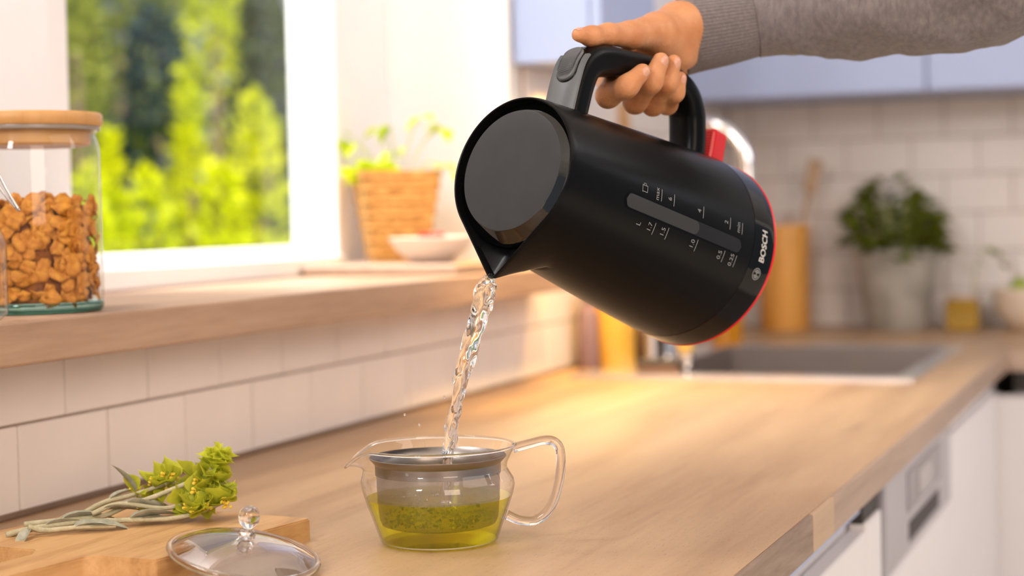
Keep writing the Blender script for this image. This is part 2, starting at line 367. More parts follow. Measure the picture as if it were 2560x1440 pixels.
inp(lathe('drain', [(0, 0), (.03, 0), (.035, .003), (.028, .004), (0, .001)], M['chrome'], loc=((bx0+bx1)/2, (by0+by1)/2, -.168)), sk)
tp = thing('tap', 'chrome gooseneck kitchen tap arching behind the kettle', 'tap', (.075, 3.10, .0035))
lathe('base', [(0, 0), (.028, 0), (.028, .006), (.02, .012), (.018, .06), (.012, .066), (0, .066)], M['chrome'], tp)
arc = [(0, 0, .06), (0, 0, .33)]+[(.0775-.0775*math.cos(a), 0, .33+.085*math.sin(a)) for a in np.linspace(.25, PI-.25, 9)]+[(.155, 0, .32), (.157, 0, .25)]
tube('spout', spline(arc, 60), .011, M['chrome'], tp, 14)
tube('nozzle', [(.157, 0, .252), (.157, 0, .22), (.157, 0, .205)], [.0125, .0135, .012], M['chrome'], tp, 14)
tube('lever', [(.016, 0, .045), (.05, -.01, .05), (.085, -.015, .062)], [.007, .006, .005], M['chrome'], tp, 10)

# ------------------------------------------------------------------ small things by the sink
def bottle(name, label, cat, loc, prof, m, cap_prof, capm, group=None, pump=False):
    t = thing(name, label, cat, loc, group=group)
    lathe('body', prof, m, t, 32); z = prof[-1][1]
    lathe('cap', [(r, z+h) for r, h in cap_prof], capm, t, 24)
    if pump: tube('pump_spout', [(0, 0, z+.03), (0, 0, z+.055), (.02, 0, z+.058), (.035, 0, z+.052)], .004, capm, t, 8)
    return t
amber = mat('golden_soap', (.80, .44, .06), .2, var=.08); amb2 = mat('amber_glass', (.55, .22, .01), .15, var=.1)
violet = mat('muted_violet_plastic', (.23, .15, .17), .4, var=.05); brownp = mat('brown_bottle', (.20, .10, .05), .3, var=.05)
bottle('soap_bottle', 'tall golden yellow soap bottle standing at the wall end of the sink', 'bottle', (.035, 2.93, .0035),
       [(0, 0), (.032, 0), (.034, .006), (.034, .10), (.030, .125), (.013, .14), (.013, .15)], amber, [(0, 0), (.015, 0), (.015, .02), (.005, .022), (.005, .03), (0, .03)], M['cab'], pump=True)
bottle('spray_bottle', 'slim muted violet bottle beside the golden soap bottle', 'bottle', (-.004, 2.90, 0),
       [(0, 0), (.017, 0), (.018, .005), (.018, .09), (.012, .105), (.008, .11)], violet, [(0, 0), (.010, 0), (.010, .02), (0, .022)], violet)
bottle('oil_bottle', 'narrow brown glass bottle between golden soap and steel cup', 'bottle', (.063, 3.00, .0035),
       [(0, 0), (.016, 0), (.018, .005), (.018, .075), (.008, .095), (.008, .11)], brownp, [(0, 0), (.010, 0), (.010, .018), (0, .018)], M['dark'])
t = thing('steel_cup', 'brushed steel cup by the sink rim below the kettle', 'cup', (.095, 2.96, .0035))
lathe('body', [(0, .002), (.018, .002), (.0185, 0), (.019, .0), (.021, .055), (.0215, .056), (.0205, .056), (.018, .004), (0, .004)], M['steel'], t, 28)
t = thing('sponge', 'dark brown scouring sponge lying on the sink rim', 'sponge', (.15, 2.80, .0035))
box('pad', (-.035, -.02, .012), (.035, .02, .022), M['dark'], t, .003); box('foam', (-.035, -.02, 0), (.035, .02, .012), mat('brown_foam', (.22, .11, .06), .9, var=.2, bump=.5), t, .003)
t = thing('amber_tumbler', 'amber orange glass tumbler behind the sponge at the sink', 'tumbler', (.11, 3.42, .0035))
lathe('body', [(0, .003), (.026, .003), (.028, 0), (.030, .005), (.034, .085), (.032, .085), (.028, .008), (0, .006)], amb2, t, 28)
t = thing('dish_brush', 'small brush with round golden wooden head standing at the sink edge', 'brush', (.185, 2.83, .0035))
lathe('holder', [(0, 0), (.014, 0), (.014, .03), (.012, .03), (.012, .003), (0, .003)], M['chrome'], t, 20)
lathe('handle', [(0, .004), (.006, .004), (.006, .022), (.0085, .026), (.013, .036), (.0145, .046), (.011, .056), (0, .06)], mat('golden_wood', (.85, .50, .10), .3, var=.06), t, 20)
# leaning wooden chopping board and wall
t = thing('paddle_board', 'golden wooden paddle board leaning upright on the wall behind the tap', 'board', (.0, 3.22, 0), (0, -R_(5), 0))
pb = bmesh.new(); bm_box(pb, (0, -.08, 0), (.016, .08, .36), .008, 2); from_bm('blade', pb, M['board'], t)
pb = bmesh.new(); bm_box(pb, (0.001, -.022, .355), (.015, .022, .47), .006, 2); from_bm('handle', pb, M['board'], t)

# back counter things
t = thing('utensil_canister', 'orange wooden utensil canister on the back worktop beside the kettle base', 'canister', (.117, 3.93, 0))
canw = wood('orange_wood', (.80, .40, .10), (.70, .32, .06), (.58, .24, .03), (14, 14, 2), .4)
lathe('body', [(0, .004), (.050, .004), (.052, 0), (.055, .004), (.056, .228), (.055, .231), (.050, .231), (.049, .01), (0, .01)], canw, t, 40)
t = thing('wooden_spatula', 'long brown wooden spatula standing in the orange canister', 'spatula', (.125, 3.93, .02))
tube('handle', [(0, 0, 0), (.03, 0, .19), (.052, 0, .29)], [.006, .006, .008], M['oak_mid'], t, 10)
bm = bmesh.new(); bm_box(bm, (-.017, -.004, 0), (.017, .004, .075), .004, 2); bmesh.ops.rotate(bm, verts=bm.verts, matrix=Matrix.Rotation(R_(14), 3, 'Y')); bmesh.ops.translate(bm, verts=bm.verts, vec=(.049, 0, .28)); from_bm('blade', bm, M['oak_mid'], t)
t = thing('wooden_spoon', 'short brown wooden spoon leaning in the orange canister', 'spoon', (.10, 3.95, .02))
tube('handle', [(0, 0, 0), (.02, 0, .2), (.03, 0, .235)], .005, M['oak_mid'], t, 8)

def leaf_mesh(name, L, W, fold=.25, curl=.3, m=None, n=5, tip=1.4):
    vs, fs = [], []
    for i in range(n+1):
        s = i/n; wd = W*math.sin(PI*min(1, s**.75))**(.8 if s < .5 else tip)*.5 if 0 < s < 1 else 0
        x = L*s; z = -curl*L*s*s
        vs += [(x, -wd, z+fold*wd), (x, 0, z), (x, wd, z+fold*wd)]
    for i in range(n):
        a = i*3; b = a+3; fs += [(a, a+1, b+1, b), (a+1, a+2, b+2, b+1)]
    me = bpy.data.meshes.new(name); me.from_pydata(vs, [], fs); me.update(); me.materials.append(m)
    me.polygons.foreach_set('use_smooth', [True]*len(me.polygons)); return me
def leaf_mat(name, c, c2, vscale=60, trans=.35):
    m = mat(name, c, .5, c2=c2, vscale=vscale, spec=.3); nt = m.node_tree; N = nt.nodes; L = nt.links; b = N['Principled BSDF']
    tr = N.new('ShaderNodeBsdfTranslucent'); src = b.inputs['Base Color'].links[0].from_socket; L.new(src, tr.inputs[0])
    mx = N.new('ShaderNodeMixShader'); mx.inputs[0].default_value = trans; L.new(b.outputs[0], mx.inputs[1]); L.new(tr.outputs[0], mx.inputs[2])
    L.new(mx.outputs[0], N['Material Output'].inputs[0]); return m
M['herb_dark'] = leaf_mat('herb_leaf', (.19, .225, .014), (.075, .095, .008))
M['sprout'] = leaf_mat('sprout_leaf', (.66, .74, .02), (.42, .54, .015))
M['stem'] = mat('green_stem', (.38, .42, .12), .6, var=.1)
def place(name, me, parent, loc, d, roll_=0, s=1.0):
    o = bpy.data.objects.new(name, me); o.location = loc
    d = Vector(d).normalized(); q = d.to_track_quat('X', 'Z') @ Euler((roll_, 0, 0)).to_quaternion()
    o.rotation_euler = q.to_euler(); o.scale = (s, s, s); return link(o, parent)

t = thing('potted_herb', 'bushy green herb in a tapered grey white ceramic pot on back worktop', 'plant', (.365, 3.92, 0))
potm = mat('grey_glazed_pot', (.45, .42, .36), .35, c2=(.30, .28, .24), vscale=18)
lathe('pot', [(0, .004), (.052, .004), (.058, 0), (.064, .006), (.092, .155), (.095, .172), (.090, .174), (.084, .15), (.06, .02), (0, .02)], potm, t, 40)
lathe('soil', [(0, .150), (.084, .148)], mat('soil', (.05, .035, .02), .9, var=.3, bump=1), t, 24)
hl = [leaf_mesh('leaf', .034, .022, .3, .3, M['herb_dark']) for _ in range(1)]
for k in range(270):
    a = random.uniform(0, 2*PI); rr = .105*math.sqrt(random.random()); h = .15+.155*random.random()*(1-.55*(rr/.105)**2)+(.03 if math.cos(a-2.5) > .3 else .0)
    d = (math.cos(a)*.8+random.uniform(-.5, .5), math.sin(a)*.8+random.uniform(-.5, .5), random.uniform(-.2, .9))
    place('leaf', hl[0], t, (rr*math.cos(a), rr*math.sin(a), h), d, random.uniform(-1, 1), random.uniform(.8, 1.4))
for k in range(16):
    a = k*2.4; rr = .02+.004*k
    tube('stem', [(rr*math.cos(a)*.5, rr*math.sin(a)*.5, .15), (rr*math.cos(a), rr*math.sin(a), .27)], .0015, M['stem'], t, 5)

t = thing('amber_jar', 'small square amber mustard coloured glass jar before the herb pot', 'jar', (.505, 3.90, 0))
box('body', (-.034, -.034, 0), (.034, .034, .068), mat('mustard_glass', (.34, .19, .004), .15, var=.1), t, .008, 3)
lathe('lid', [(0, 0), (.028, 0), (.030, .003), (.030, .010), (0, .011)], mat('thin_clear_lid', (.55, .45, .38), .3, var=.05), t, 28, loc=(0, 0, .068))
t = thing('herb_twig', 'thin drooping grey green twig beside the herb pot', 'twig', (.53, 3.97, 0))
tube('stem', spline([(0, 0, 0), (-.01, 0, .08), (.0, 0, .15), (.025, 0, .175), (.045, 0, .15)], 14), .0022, M['stem'], t, 6)
for k, (x, z) in enumerate([(.0, .15), (.02, .172), (.036, .165), (.045, .15), (.047, .14)]):
    place('leaf', leaf_mesh('leaf', .022, .012, .2, .3, M['herb_dark']), t, (x, 0, z), (.7, -.2, -.6), k)
t = thing('salad_bowl', 'cream white bowl at the frame edge on the back worktop', 'bowl', (.645, 3.93, 0))
lathe('body', [(0, .004), (.04, .004), (.042, 0), (.05, .002), (.078, .04), (.086, .088), (.083, .09), (.075, .045), (.045, .008), (0, .008)], mat('cream_ceramic', (.78, .66, .52), .3, var=.02), t, 44)
t = thing('lime', 'green lime sitting in the cream bowl on the back worktop', 'lime', (.62, 3.915, .085))
lathe('fruit', [(0, -.026), (.008, -.024), (.02, -.014), (.023, 0), (.02, .014), (.007, .024), (.003, .029), (0, .03)], mat('lime_peel', (.28, .36, .01), .35, var=.15, bump=.3, bscale=300), t, 24)
lathe('stalk', [(0, 0), (.003, 0), (.002, .006), (0, .006)], M['stem'], t, 8, loc=(0, 0, .027))

# ------------------------------------------------------------------ sill things: board, basket pot, bowl
SZ = .181
t = thing('sill_board', 'greyish brown wooden board lying on the sill under the basket', 'board', (-.13, 2.46, SZ))
box('slab', (-.105, -.165, 0), (.135, .085, .016), M['oak_edge'], t, .003)
cork = mat('woven_cork_basket', (.62, .34, .10), .8, c2=(.45, .21, .05), vscale=70, bump=.6, bscale=160)
t = thing('basket_planter', 'square tapered woven straw planter with thin green sprouts on the sill', 'planter', (-.165, 2.475, SZ+.016), (0, 0, R_(34)))
bm = bmesh.new()
rows = 14
for i in range(rows):
    z0 = .135*i/rows; z1 = .135*(i+1)/rows; s0 = .038+.021*(i+.5)/rows+(.0012 if i % 2 else 0)
    for j in range(4):
        a = j*PI/2; ca, sa = math.cos(a), math.sin(a); nseg = 6
        for q in range(nseg):
            u0 = -s0+2*s0*q/nseg; u1 = -s0+2*s0*(q+1)/nseg; dd = .0012 if (q+i) % 2 else 0
            c = [(s0-.004, u0, z0), (s0+dd, u0, z0+.0005), (s0+dd, u1, z0+.0005), (s0-.004, u1, z0), (s0-.004, u0, z1), (s0+dd, u0, z1-.0005), (s0+dd, u1, z1-.0005), (s0-.004, u1, z1)]
            vv = [bm.verts.new((x*ca-y*sa, x*sa+y*ca, z)) for x, y, z in c]
            for f in ((1, 2, 6, 5), (0, 1, 5, 4), (2, 3, 7, 6), (4, 5, 6, 7), (0, 3, 2, 1)): bm.faces.new([vv[x] for x in f])
o = from_bm('weave', bm, cork, t); o['kind'] = 'stuff'
box('liner', (-.036, -.036, .001), (.036, .036, .12), cork, t)
box('soil', (-.05, -.05, .116), (.05, .05, .121), bpy.data.materials['soil'], t)
inv = t.matrix_basis.inverted()
sl = leaf_mesh('leaf', .034, .028, .25, .2, M['sprout'])
for k, (x, y, z) in enumerate([(-.286, 2.47, .389), (-.239, 2.47, .378), (-.169, 2.47, .398), (-.167, 2.47, .358), (-.174, 2.45, .334), (-.12, 2.47, .41), (-.085, 2.47, .394), (-.07, 2.46, .334), (-.202, 2.5, .398), (-.272, 2.48, .407), (-.304, 2.48, .353)]):
    tipw = Vector((x, y, z)); base = Vector((-.165+(x+.165)*.18, 2.475, SZ+.13))
    mid = (tipw+base)/2+Vector((0, 0, .02))
    tube('stem', [inv @ Vector(p) for p in spline([base, mid, tipw], 8)], .0009, M['sprout'], t, 5)
    for a in (0, 1, 2) if k not in (8, 9, 10) else (0,):
        d = inv.to_3x3() @ Vector((random.uniform(-1, 1), -.3, random.uniform(-.7, .3)))
        place('leaf', sl, t, inv @ tipw, d, random.uniform(-.6, .6), .9 if k != 4 else 1.2)
for k in range(7):
    d = inv.to_3x3() @ Vector((random.uniform(-1, .4), -.6, random.uniform(-.2, .8)))
    place('leaf', sl, t, inv @ Vector((-.18+.012*k-.03, 2.44, SZ+.14+.004*(k % 3))), d, random.uniform(-1, 1), 1.1)
t = thing('berry_bowl', 'small cream bowl of red berries before the basket on the sill', 'bowl', (-.059, 2.36, SZ+.016))
lathe('body', [(0, .003), (.022, .003), (.024, 0), (.028, .001), (.05, .018), (.062, .036), (.060, .037), (.046, .02), (.025, .005), (0, .005)], mat('cream_bowl', (.80, .68, .58), .3, var=.02), t, 40)
berry = mat('red_berry', (.55, .03, .03), .35, var=.2, bump=.6, bscale=500)
def berry_mesh():
    bm = bmesh.new()
    for i in range(4):
        z = -.007+.005*i; r = (.005, .0078, .007, .0035)[i]
        for j in range(max(4, int(r*1100))):
            a = 2*PI*j/max(4, int(r*1100))+i*.4
            bmesh.ops.create_icosphere(bm, subdivisions=1, radius=.0036, matrix=Matrix.Translation((r*math.cos(a), r*math.sin(a), z)))
    me = bpy.data.meshes.new('berry'); bm.to_mesh(me); bm.free(); me.materials.append(berry); return me
bme = berry_mesh()
for k, (x, y, z, lab) in enumerate([(-.106, 2.415, .052, 'red raspberry heaped toward the basket side of the cream bowl'), (-.090, 2.41, .053, 'red raspberry in the middle of the cream bowl'), (-.072, 2.415, .055, 'pinkish red raspberry at the kettle side of the bowl'),
                           (-.098, 2.43, .062, 'topmost raspberry of the heap in the cream bowl'), (-.08, 2.435, .062, 'raspberry at the back of the cream bowl heap')]):
    o = bpy.data.objects.new('raspberry', bme); o.location = (x+.026, y-.06, SZ+z-.012); o.rotation_euler = (k, k*.7, k*2); link(o); tag(o, lab, 'berry', 'berries in the bowl')

# ------------------------------------------------------------------ storage jar with flakes
JC = Vector((-.049, 1.398, SZ)); JR = .0635
t = thing('storage_jar', 'straight clear glass storage jar of corn flakes with bamboo lid on sill', 'jar', JC)
lathe('glass_body', [(JR-.001, .010), (JR, .014), (JR, .148), (JR-.002, .157), (JR-.004, .162), (JR-.002, .166), (JR+.0005, .168)], M['jglass'], t, 72)
lathe('base', [(0, .0005), (JR-.004, .0005), (JR-.001, .003), (JR, .008), (JR-.001, .010), (0, .0085)], M['jbase'], t, 72)
lid = lathe('lid', [(0, .170), (JR+.0015, .170), (JR+.003, .172), (JR+.003, .180), (JR+.0015, .182), (0, .182)], M['bamboo'], t, 72)
lathe('lid_plug', [(0, .152), (JR-.010, .152), (JR-.008, .154), (JR-.008, .17), (0, .17)], M['bamboo'], t, 60)
lathe('seal_ring', [(JR-.006, .166), (JR+.0005, .166), (JR+.001, .168), (JR+.0005, .170), (JR-.006, .170)], M['seal'], t, 60)
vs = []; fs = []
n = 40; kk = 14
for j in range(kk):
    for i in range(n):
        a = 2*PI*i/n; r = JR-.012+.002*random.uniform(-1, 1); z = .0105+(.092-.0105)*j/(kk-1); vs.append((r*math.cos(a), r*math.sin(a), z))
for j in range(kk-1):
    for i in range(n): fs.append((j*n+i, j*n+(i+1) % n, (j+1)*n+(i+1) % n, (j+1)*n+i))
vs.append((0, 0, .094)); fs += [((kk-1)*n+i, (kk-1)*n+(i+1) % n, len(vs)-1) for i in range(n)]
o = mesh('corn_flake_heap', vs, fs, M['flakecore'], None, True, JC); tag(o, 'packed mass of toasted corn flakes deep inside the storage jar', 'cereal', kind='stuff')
def flake_mesh(seed):
    r0 = random.Random(seed); n = 11; vs = [(0, 0, .0)]; rad = [.0086*(1+.26*r0.uniform(-1, 1)) for _ in range(n)]; ph = r0.uniform(0, 6); ph2 = r0.uniform(0, 6)
    for ring in (.55, 1):
        for i in range(n):
            a = 2*PI*i/n; rr = rad[i]*ring; x, y = rr*math.cos(a), rr*.82*math.sin(a)
            vs.append((x, y, -6*(x*math.cos(ph)+y*math.sin(ph))**2+.0014*ring*math.sin(3*a+ph2)+r0.uniform(-.0005, .0005)))
    fs = [(0, 1+i, 1+(i+1) % n) for i in range(n)]+[(1+i, 1+n+i, 1+n+(i+1) % n, 1+(i+1) % n) for i in range(n)]
    k = len(vs); vs += [(x*.98, y*.98, z-.0006) for x, y, z in vs]; fs += [tuple(reversed([v+k for v in f])) for f in fs]
    fs += [(1+n+(i+1) % n, 1+n+i, 1+n+i+k, 1+n+(i+1) % n+k) for i in range(n)]
    me = bpy.data.meshes.new('corn_flake'); me.from_pydata(vs, [], fs); me.update(); me.materials.append(M['flake']); me.polygons.foreach_set('use_smooth', [True]*len(fs)); return me
fms = [flake_mesh(i) for i in range(9)]
toc = math.atan2(CAM.y-JC.y, CAM.x-JC.x)
for k in range(260):
    if k < 205:
        a = toc+random.uniform(-1.55, 1.55); r = JR-.0042-random.uniform(0, .0055); z = .014+.088*((k*0.618) % 1)
        d = Vector((math.cos(a), math.sin(a), random.uniform(-.45, .45)))+Vector((random.gauss(0, .2), random.gauss(0, .2), 0))
    else:
        a = random.uniform(0, 2*PI); r = (JR-.013)*math.sqrt(random.random()); z = .094+random.uniform(0, .013)*(1-.4*r/JR); d = Vector((random.gauss(0, .5), random.gauss(0, .5), 1))
    o = bpy.data.objects.new('corn_flake', random.choice(fms)); o.location = JC+Vector((r*math.cos(a), r*math.sin(a), z))
    q = d.to_track_quat('Z', 'Y') @ Euler((0, 0, random.uniform(0, 6))).to_quaternion(); o.rotation_euler = q.to_euler(); s = random.uniform(.8, 1.25); o.scale = (s, s, s)
    link(o); tag(o, 'toasted golden corn flake in the glass jar with the bamboo lid', 'cereal', 'corn flakes in the storage jar')

# clip top jar, mostly outside the frame
t = thing('clip_jar', 'clip top glass jar at the frame edge, its wire clip before the flakes', 'jar', (-.0243, 1.2385, SZ))
lathe('glass_body', [(0, .001), (.045, .001), (.0505, .006), (.0515, .012), (.0515, .066), (.047, .078), (.041, .086), (.041, .094)], M['jglass'], t, 56)
lathe('lid', [(0, .106), (.030, .105), (.042, .099), (.0425, .096), (.042, .094)], M['lglass'], t, 48)
wr = M['steel']
tube('wire_clip', spline([(.036, .012, .134), (.044, .0175, .124), (.050, .021, .110), (.0575, .0235, .096), (.0585, .0245, .0935)], 20), .0012, wr, t, 8)
tube('wire_clip', spline([(.030, .016, .128), (.038, .021, .118), (.046, .025, .105), (.0545, .028, .094)], 20), .0012, wr, t, 8)
tube('wire_loop', spline([(.0585, .0245, .0935), (.0575, .027, .0925), (.0545, .028, .094)], 10), .0012, wr, t, 8)
tube('neck_wire', [(.0435*math.cos(a_), .0435*math.sin(a_), .090) for a_ in np.linspace(0, 2*PI, 49)], .0012, wr, t, 8, False)

# ------------------------------------------------------------------ cutting board, herbs
BT = .018
t = thing('cutting_board', 'oak paddle cutting board with hanging hole lying on the worktop under the herbs', 'board', (.165, 1.2, 0))
outline = [(.2767, 1.3067), (.2485, 1.115), (.200, 1.1185), (.1906, 1.112), (.182, 1.05), (.173, .98), (.137, .985), (.140, 1.06), (.1445, 1.112), (.136, 1.1285), (.05, 1.135), (.07, 1.335)]
def smooth_poly(P, r=.006):
    out = []; n = len(P)
    for i in range(n):
        p0, p1, p2 = Vector(P[i-1]), Vector(P[i]), Vector(P[(i+1) % n]); a = (p0-p1).normalized(); b = (p2-p1).normalized(); rr = min(r, (p0-p1).length*.4, (p2-p1).length*.4)
        for u in (0, .25, .5, .75, 1): out.append((p1+a*rr)*(1-u)**2+p1*2*u*(1-u)+(p1+b*rr)*u*u)
    return out
bm = bmesh.new(); pl = smooth_poly(outline, .004)
lo = [bm.verts.new((p.x-.165, p.y-1.2, 0)) for p in pl]; f = bm.faces.new(lo)
r = bmesh.ops.extrude_face_region(bm, geom=[f]); bmesh.ops.translate(bm, verts=[v for v in r['geom'] if isinstance(v, bmesh.types.BMVert)], vec=(0, 0, BT))
es = [e for e in bm.edges if all(abs(v.co.z-BT) < 1e-5 for v in e.verts)]
bmesh.ops.bevel(bm, geom=es, offset=.0012, segments=2, affect='EDGES')
from_bm('blade', bm, M['board'], t)
lathe('hanging_hole', [(.0085, .0004), (.0085, .0008), (.0105, .0008), (.0105, .0)], M['oak_dark'], t, 28, loc=(.158-.165, 1.03-1.2, BT))

def S_(pts, k=.985): return [np.array(CAM)+(np.array(p)-np.array(CAM))*k for p in pts]
hs = dict(
 s1=[(.0679, 1.1865, .0159), (.0831, 1.1998, .0194), (.1115, 1.2242, .0216), (.143, 1.2509, .0203), (.1678, 1.2715, .0192), (.1854, 1.2863, .0228), (.2007, 1.2991, .0296)],
 s2=[(.0694, 1.2084, .0206), (.0908, 1.2268, .0216), (.1151, 1.2474, .0224), (.1299, 1.26, .0288), (.1524, 1.2791, .0372), (.1779, 1.3006, .0495), (.1882, 1.3094, .0593), (.1914, 1.3124, .0697)],
 s3=[(.0914, 1.2541, .0217), (.1069, 1.2674, .0311), (.1252, 1.2828, .0357), (.1418, 1.2967, .0413), (.1521, 1.3052, .0437)],
 s4=[(.0868, 1.1895, .0226), (.0972, 1.1984, .0189), (.1173, 1.2156, .0194), (.1388, 1.2337, .0180)],
 s5=[(.1131, 1.2391, .026), (.1302, 1.2538, .0325), (.1601, 1.2785, .0264), (.1804, 1.2955, .0344), (.1984, 1.3108, .046)])
M['woolstem'] = mat('woolly_grey_stem', (.52, .45, .29), .85, c2=(.38, .34, .20), vscale=120, bump=.4, bscale=500)
M['greyleaf'] = leaf_mat('woolly_grey_leaf', (.44, .42, .32), (.28, .28, .20), 120, .15)
M['bract'] = leaf_mat('yellow_green_bract', (.64, .63, .05), (.36, .40, .03), 70, .35)
M['bract2'] = leaf_mat('bright_lime_bract', (.80, .80, .07), (.58, .64, .06), 70, .4)
M['flower'] = mat('yellow_flower', (.85, .50, .02), .6, c2=(.75, .62, .08), vscale=200)
lf_b = leaf_mesh('leaf', .023, .019, .55, -.12, M['bract'], 7, 2.2); lf_l = leaf_mesh('leaf', .018, .015, .5, -.15, M['bract2'], 7, 2.0)
lf_g = leaf_mesh('leaf', .042, .0125, .8, .18, M['greyleaf'], 6, .8)
def flower_mesh():
    bm = bmesh.new()
    for i in range(7):
        bmesh.ops.create_icosphere(bm, subdivisions=1, radius=.0016, matrix=Matrix.Translation((random.gauss(0, .0017), random.gauss(0, .0017), random.gauss(0, .0015))))
    me = bpy.data.meshes.new('flower'); bm.to_mesh(me); bm.free(); me.materials.append(M['flower']); return me
flm = flower_mesh()
labels = dict(s1='lowest herb sprig, woolly stem along the board ending in large green bracts', s2='tallest herb sprig with a bright lime flower spike rising from the bundle',
              s3='rear herb sprig with spiky green bracts against the tiled wall', s4='short grey herb stem with a limp woolly leaf at the bundle foot', s5='middle herb sprig with yellow flowers among green bracts')
def sprig(key, rad, whorls, grey, lm):
    P = S_(hs[key]); o = thing('herb_sprig', labels[key], 'herb', P[0], group='herb sprigs on the cutting board')
    loc = [p-P[0] for p in P]; cur = spline(loc, 30); tube('stem', cur, np.linspace(rad, rad*.6, 30), M['woolstem'], o, 8)
    for u, n, sc_, m_ in whorls:
        n += 2 if n > 4 else 1
        i = int(u*29); p = cur[i]; T = Vector(cur[min(i+1, 29)]-cur[max(i-1, 0)]).normalized(); A = T.orthogonal(); B = T.cross(A)
        for k in range(n):
            a = 2*PI*k/n+u*5; d = A*math.cos(a)+B*math.sin(a)+T*random.uniform(-.5, .8)+Vector((random.gauss(0, .25), random.gauss(0, .25), random.gauss(0, .25)))
            if (P[0][2]+p[2]) < .034 and d.z < 0: d.z = abs(d.z)*.4
            place('leaf', m_, o, Vector(p)+d*.001, d, random.uniform(-.8, .8), sc_*random.uniform(.62, 1.05))
        for k in range(0 if m_ is lf_l or (key == 's5' and u > .8) else max(1, n//3)):
            a = random.uniform(0, 2*PI); d = A*math.cos(a)+B*math.sin(a)
            if (P[0][2]+p[2]) < .03: d.z = abs(d.z)
            f = bpy.data.objects.new('flower', flm); f.location = Vector(p)+d*.0055; f.scale = (1, 1, 1); link(f, o)
    for u, d, s in grey:
        i = int(u*29); place('leaf', lf_g, o, cur[i], d, random.uniform(-.3, .3), s)
    return o
D1 = (.66, .70, .08)
sprig('s1', .0026, [(.76, 5, 1.1, lf_b), (.82, 5, 1.2, lf_b), (.88, 6, 1.2, lf_b), (.94, 5, 1.1, lf_b), (1, 5, .9, lf_b)], [(.22, (.66, .7, .1), 1.0), (.5, (.66, .7, .2), 1.0), (.55, (.6, .7, .05), .7)], lf_b)
sprig('s2', .0026, [(.70, 5, 1.0, lf_b), (.76, 6, 1.05, lf_b), (.82, 6, 1.0, lf_l), (.86, 6, 1.0, lf_l), (.90, 6, 1.0, lf_l), (.94, 6, .95, lf_l), (.97, 6, .85, lf_l), (1, 5, .75, lf_l)], [(.15, (.66, .7, .12), 1.1), (.4, (.6, .75, .1), 1.2), (.68, (.6, .7, .3), .6)], lf_l)
sprig('s3', .0024, [(.55, 3, .9, lf_b), (.72, 5, 1.05, lf_b), (.85, 5, 1.2, lf_b), (.98, 5, 1.2, lf_b)], [(.55, (-.35, -.3, .9), .75), (.3, (.5, .6, .4), .6), (.02, (-.5, -.6, .1), .4)], lf_b)
sprig('s4', .0025, [], [(.75, (.66, .74, -.02), .9), (.1, (.1, -.75, -.35), .8), (.6, (.6, .7, .1), .8)], lf_b)
sprig('s5', .0022, [(.62, 4, .9, lf_b), (.75, 5, 1.0, lf_b), (.86, 5, 1.1, lf_b), (.96, 5, 1.0, lf_b)], [(.1, (.7, .65, .1), .8), (.3, (.66, .7, -.05), .8)], lf_b)

# ------------------------------------------------------------------ glass teapot, tea, infuser, lid
TC = Vector((.3831, 1.3224, 0)); TA = math.atan2(.3502, .9367)   # handle points along +x of the pot, spout along -x
t = thing('glass_teapot', 'round clear glass teapot of green tea with loop handle on the worktop', 'teapot', TC, (0, 0, TA))
prof = [(0, .0015), (.044, .0015), (.0472, .003), (.0495, .010), (.0530, .020), (.0570, .031), (.0600, .040), (.0612, .046), (.0605, .051), (.0575, .056), (.0552, .060), (.0556, .064), (.0580, .069), (.0608, .0745), (.0622, .0775)]
def pot_radius(a, z):
    d = (a-PI+PI) % (2*PI)-PI; d = abs((a-PI+PI*3) % (2*PI)-PI)
    g = math.exp(-(d/.33)**2); f = max(0, (z-.045)/.0325)
    return .0122*g*f**1.2, -.0155*g*max(0, (z-.058)/.0195)**1.6
def teapot_shell(scale_r, name, m, zmin, zmax, parent):
    n = 96; P = []
    for i in range(len(prof)-1):
        for u in np.linspace(0, 1, 5)[:-1]: P.append((prof[i][0]*(1-u)+prof[i+1][0]*u, prof[i][1]*(1-u)+prof[i+1][1]*u))
    P.append(prof[-1]); P = [p for p in P if zmin <= p[1] <= zmax]
    vs, fs = [], []
    for r, z in P:
        for i in range(n):
            a = 2*PI*i/n; dr, dz = pot_radius(a, z); vs.append(((r*scale_r+dr)*math.cos(a), (r*scale_r+dr)*math.sin(a), z+dz))
    for j in range(len(P)-1):
        for i in range(n): fs.append((j*n+i, j*n+(i+1) % n, (j+1)*n+(i+1) % n, (j+1)*n+i))
    return vs, fs, n, len(P)
vs, fs, n, k = teapot_shell(1, 'glass_body', M['tglass'], 0, 1, t)
o = mesh('glass_body', vs, fs, M['tglass'], t, True)
bm = bmesh.new(); bm.from_mesh(o.data); bmesh.ops.remove_doubles(bm, verts=bm.verts, dist=1e-6); bmesh.ops.recalc_face_normals(bm, faces=bm.faces); bm.to_mesh(o.data); bm.free()
rimp = [vs[(k-1)*n+i] for i in range(n)]
V, Fc = tube_data(rimp+[rimp[0], rimp[1]], .0013, 8, False); mesh('rim', V, Fc, M['sglass'], t, True)
hp = spline([(.0605, 0, .0745), (.072, 0, .0775), (.088, 0, .0805), (.0965, 0, .076), (.0985, 0, .064), (.096, 0, .045), (.089, 0, .026), (.078, 0, .0165), (.065, 0, .0165), (.0545, 0, .021)], 60)
tube('handle', hp, .0039, M['sglass'], t, 14)
# tea
TZ = .0375
pr = [(r-.0012, max(z, .003)) for r, z in prof if z < TZ]; pr[0] = (0, .003)
lathe_o = lathe('green_tea', pr+[(.0578, TZ), (0, TZ)], M['tea'], None, 72, loc=TC)
tag(lathe_o, 'yellow green tea filling the lower half of the glass teapot', 'tea')
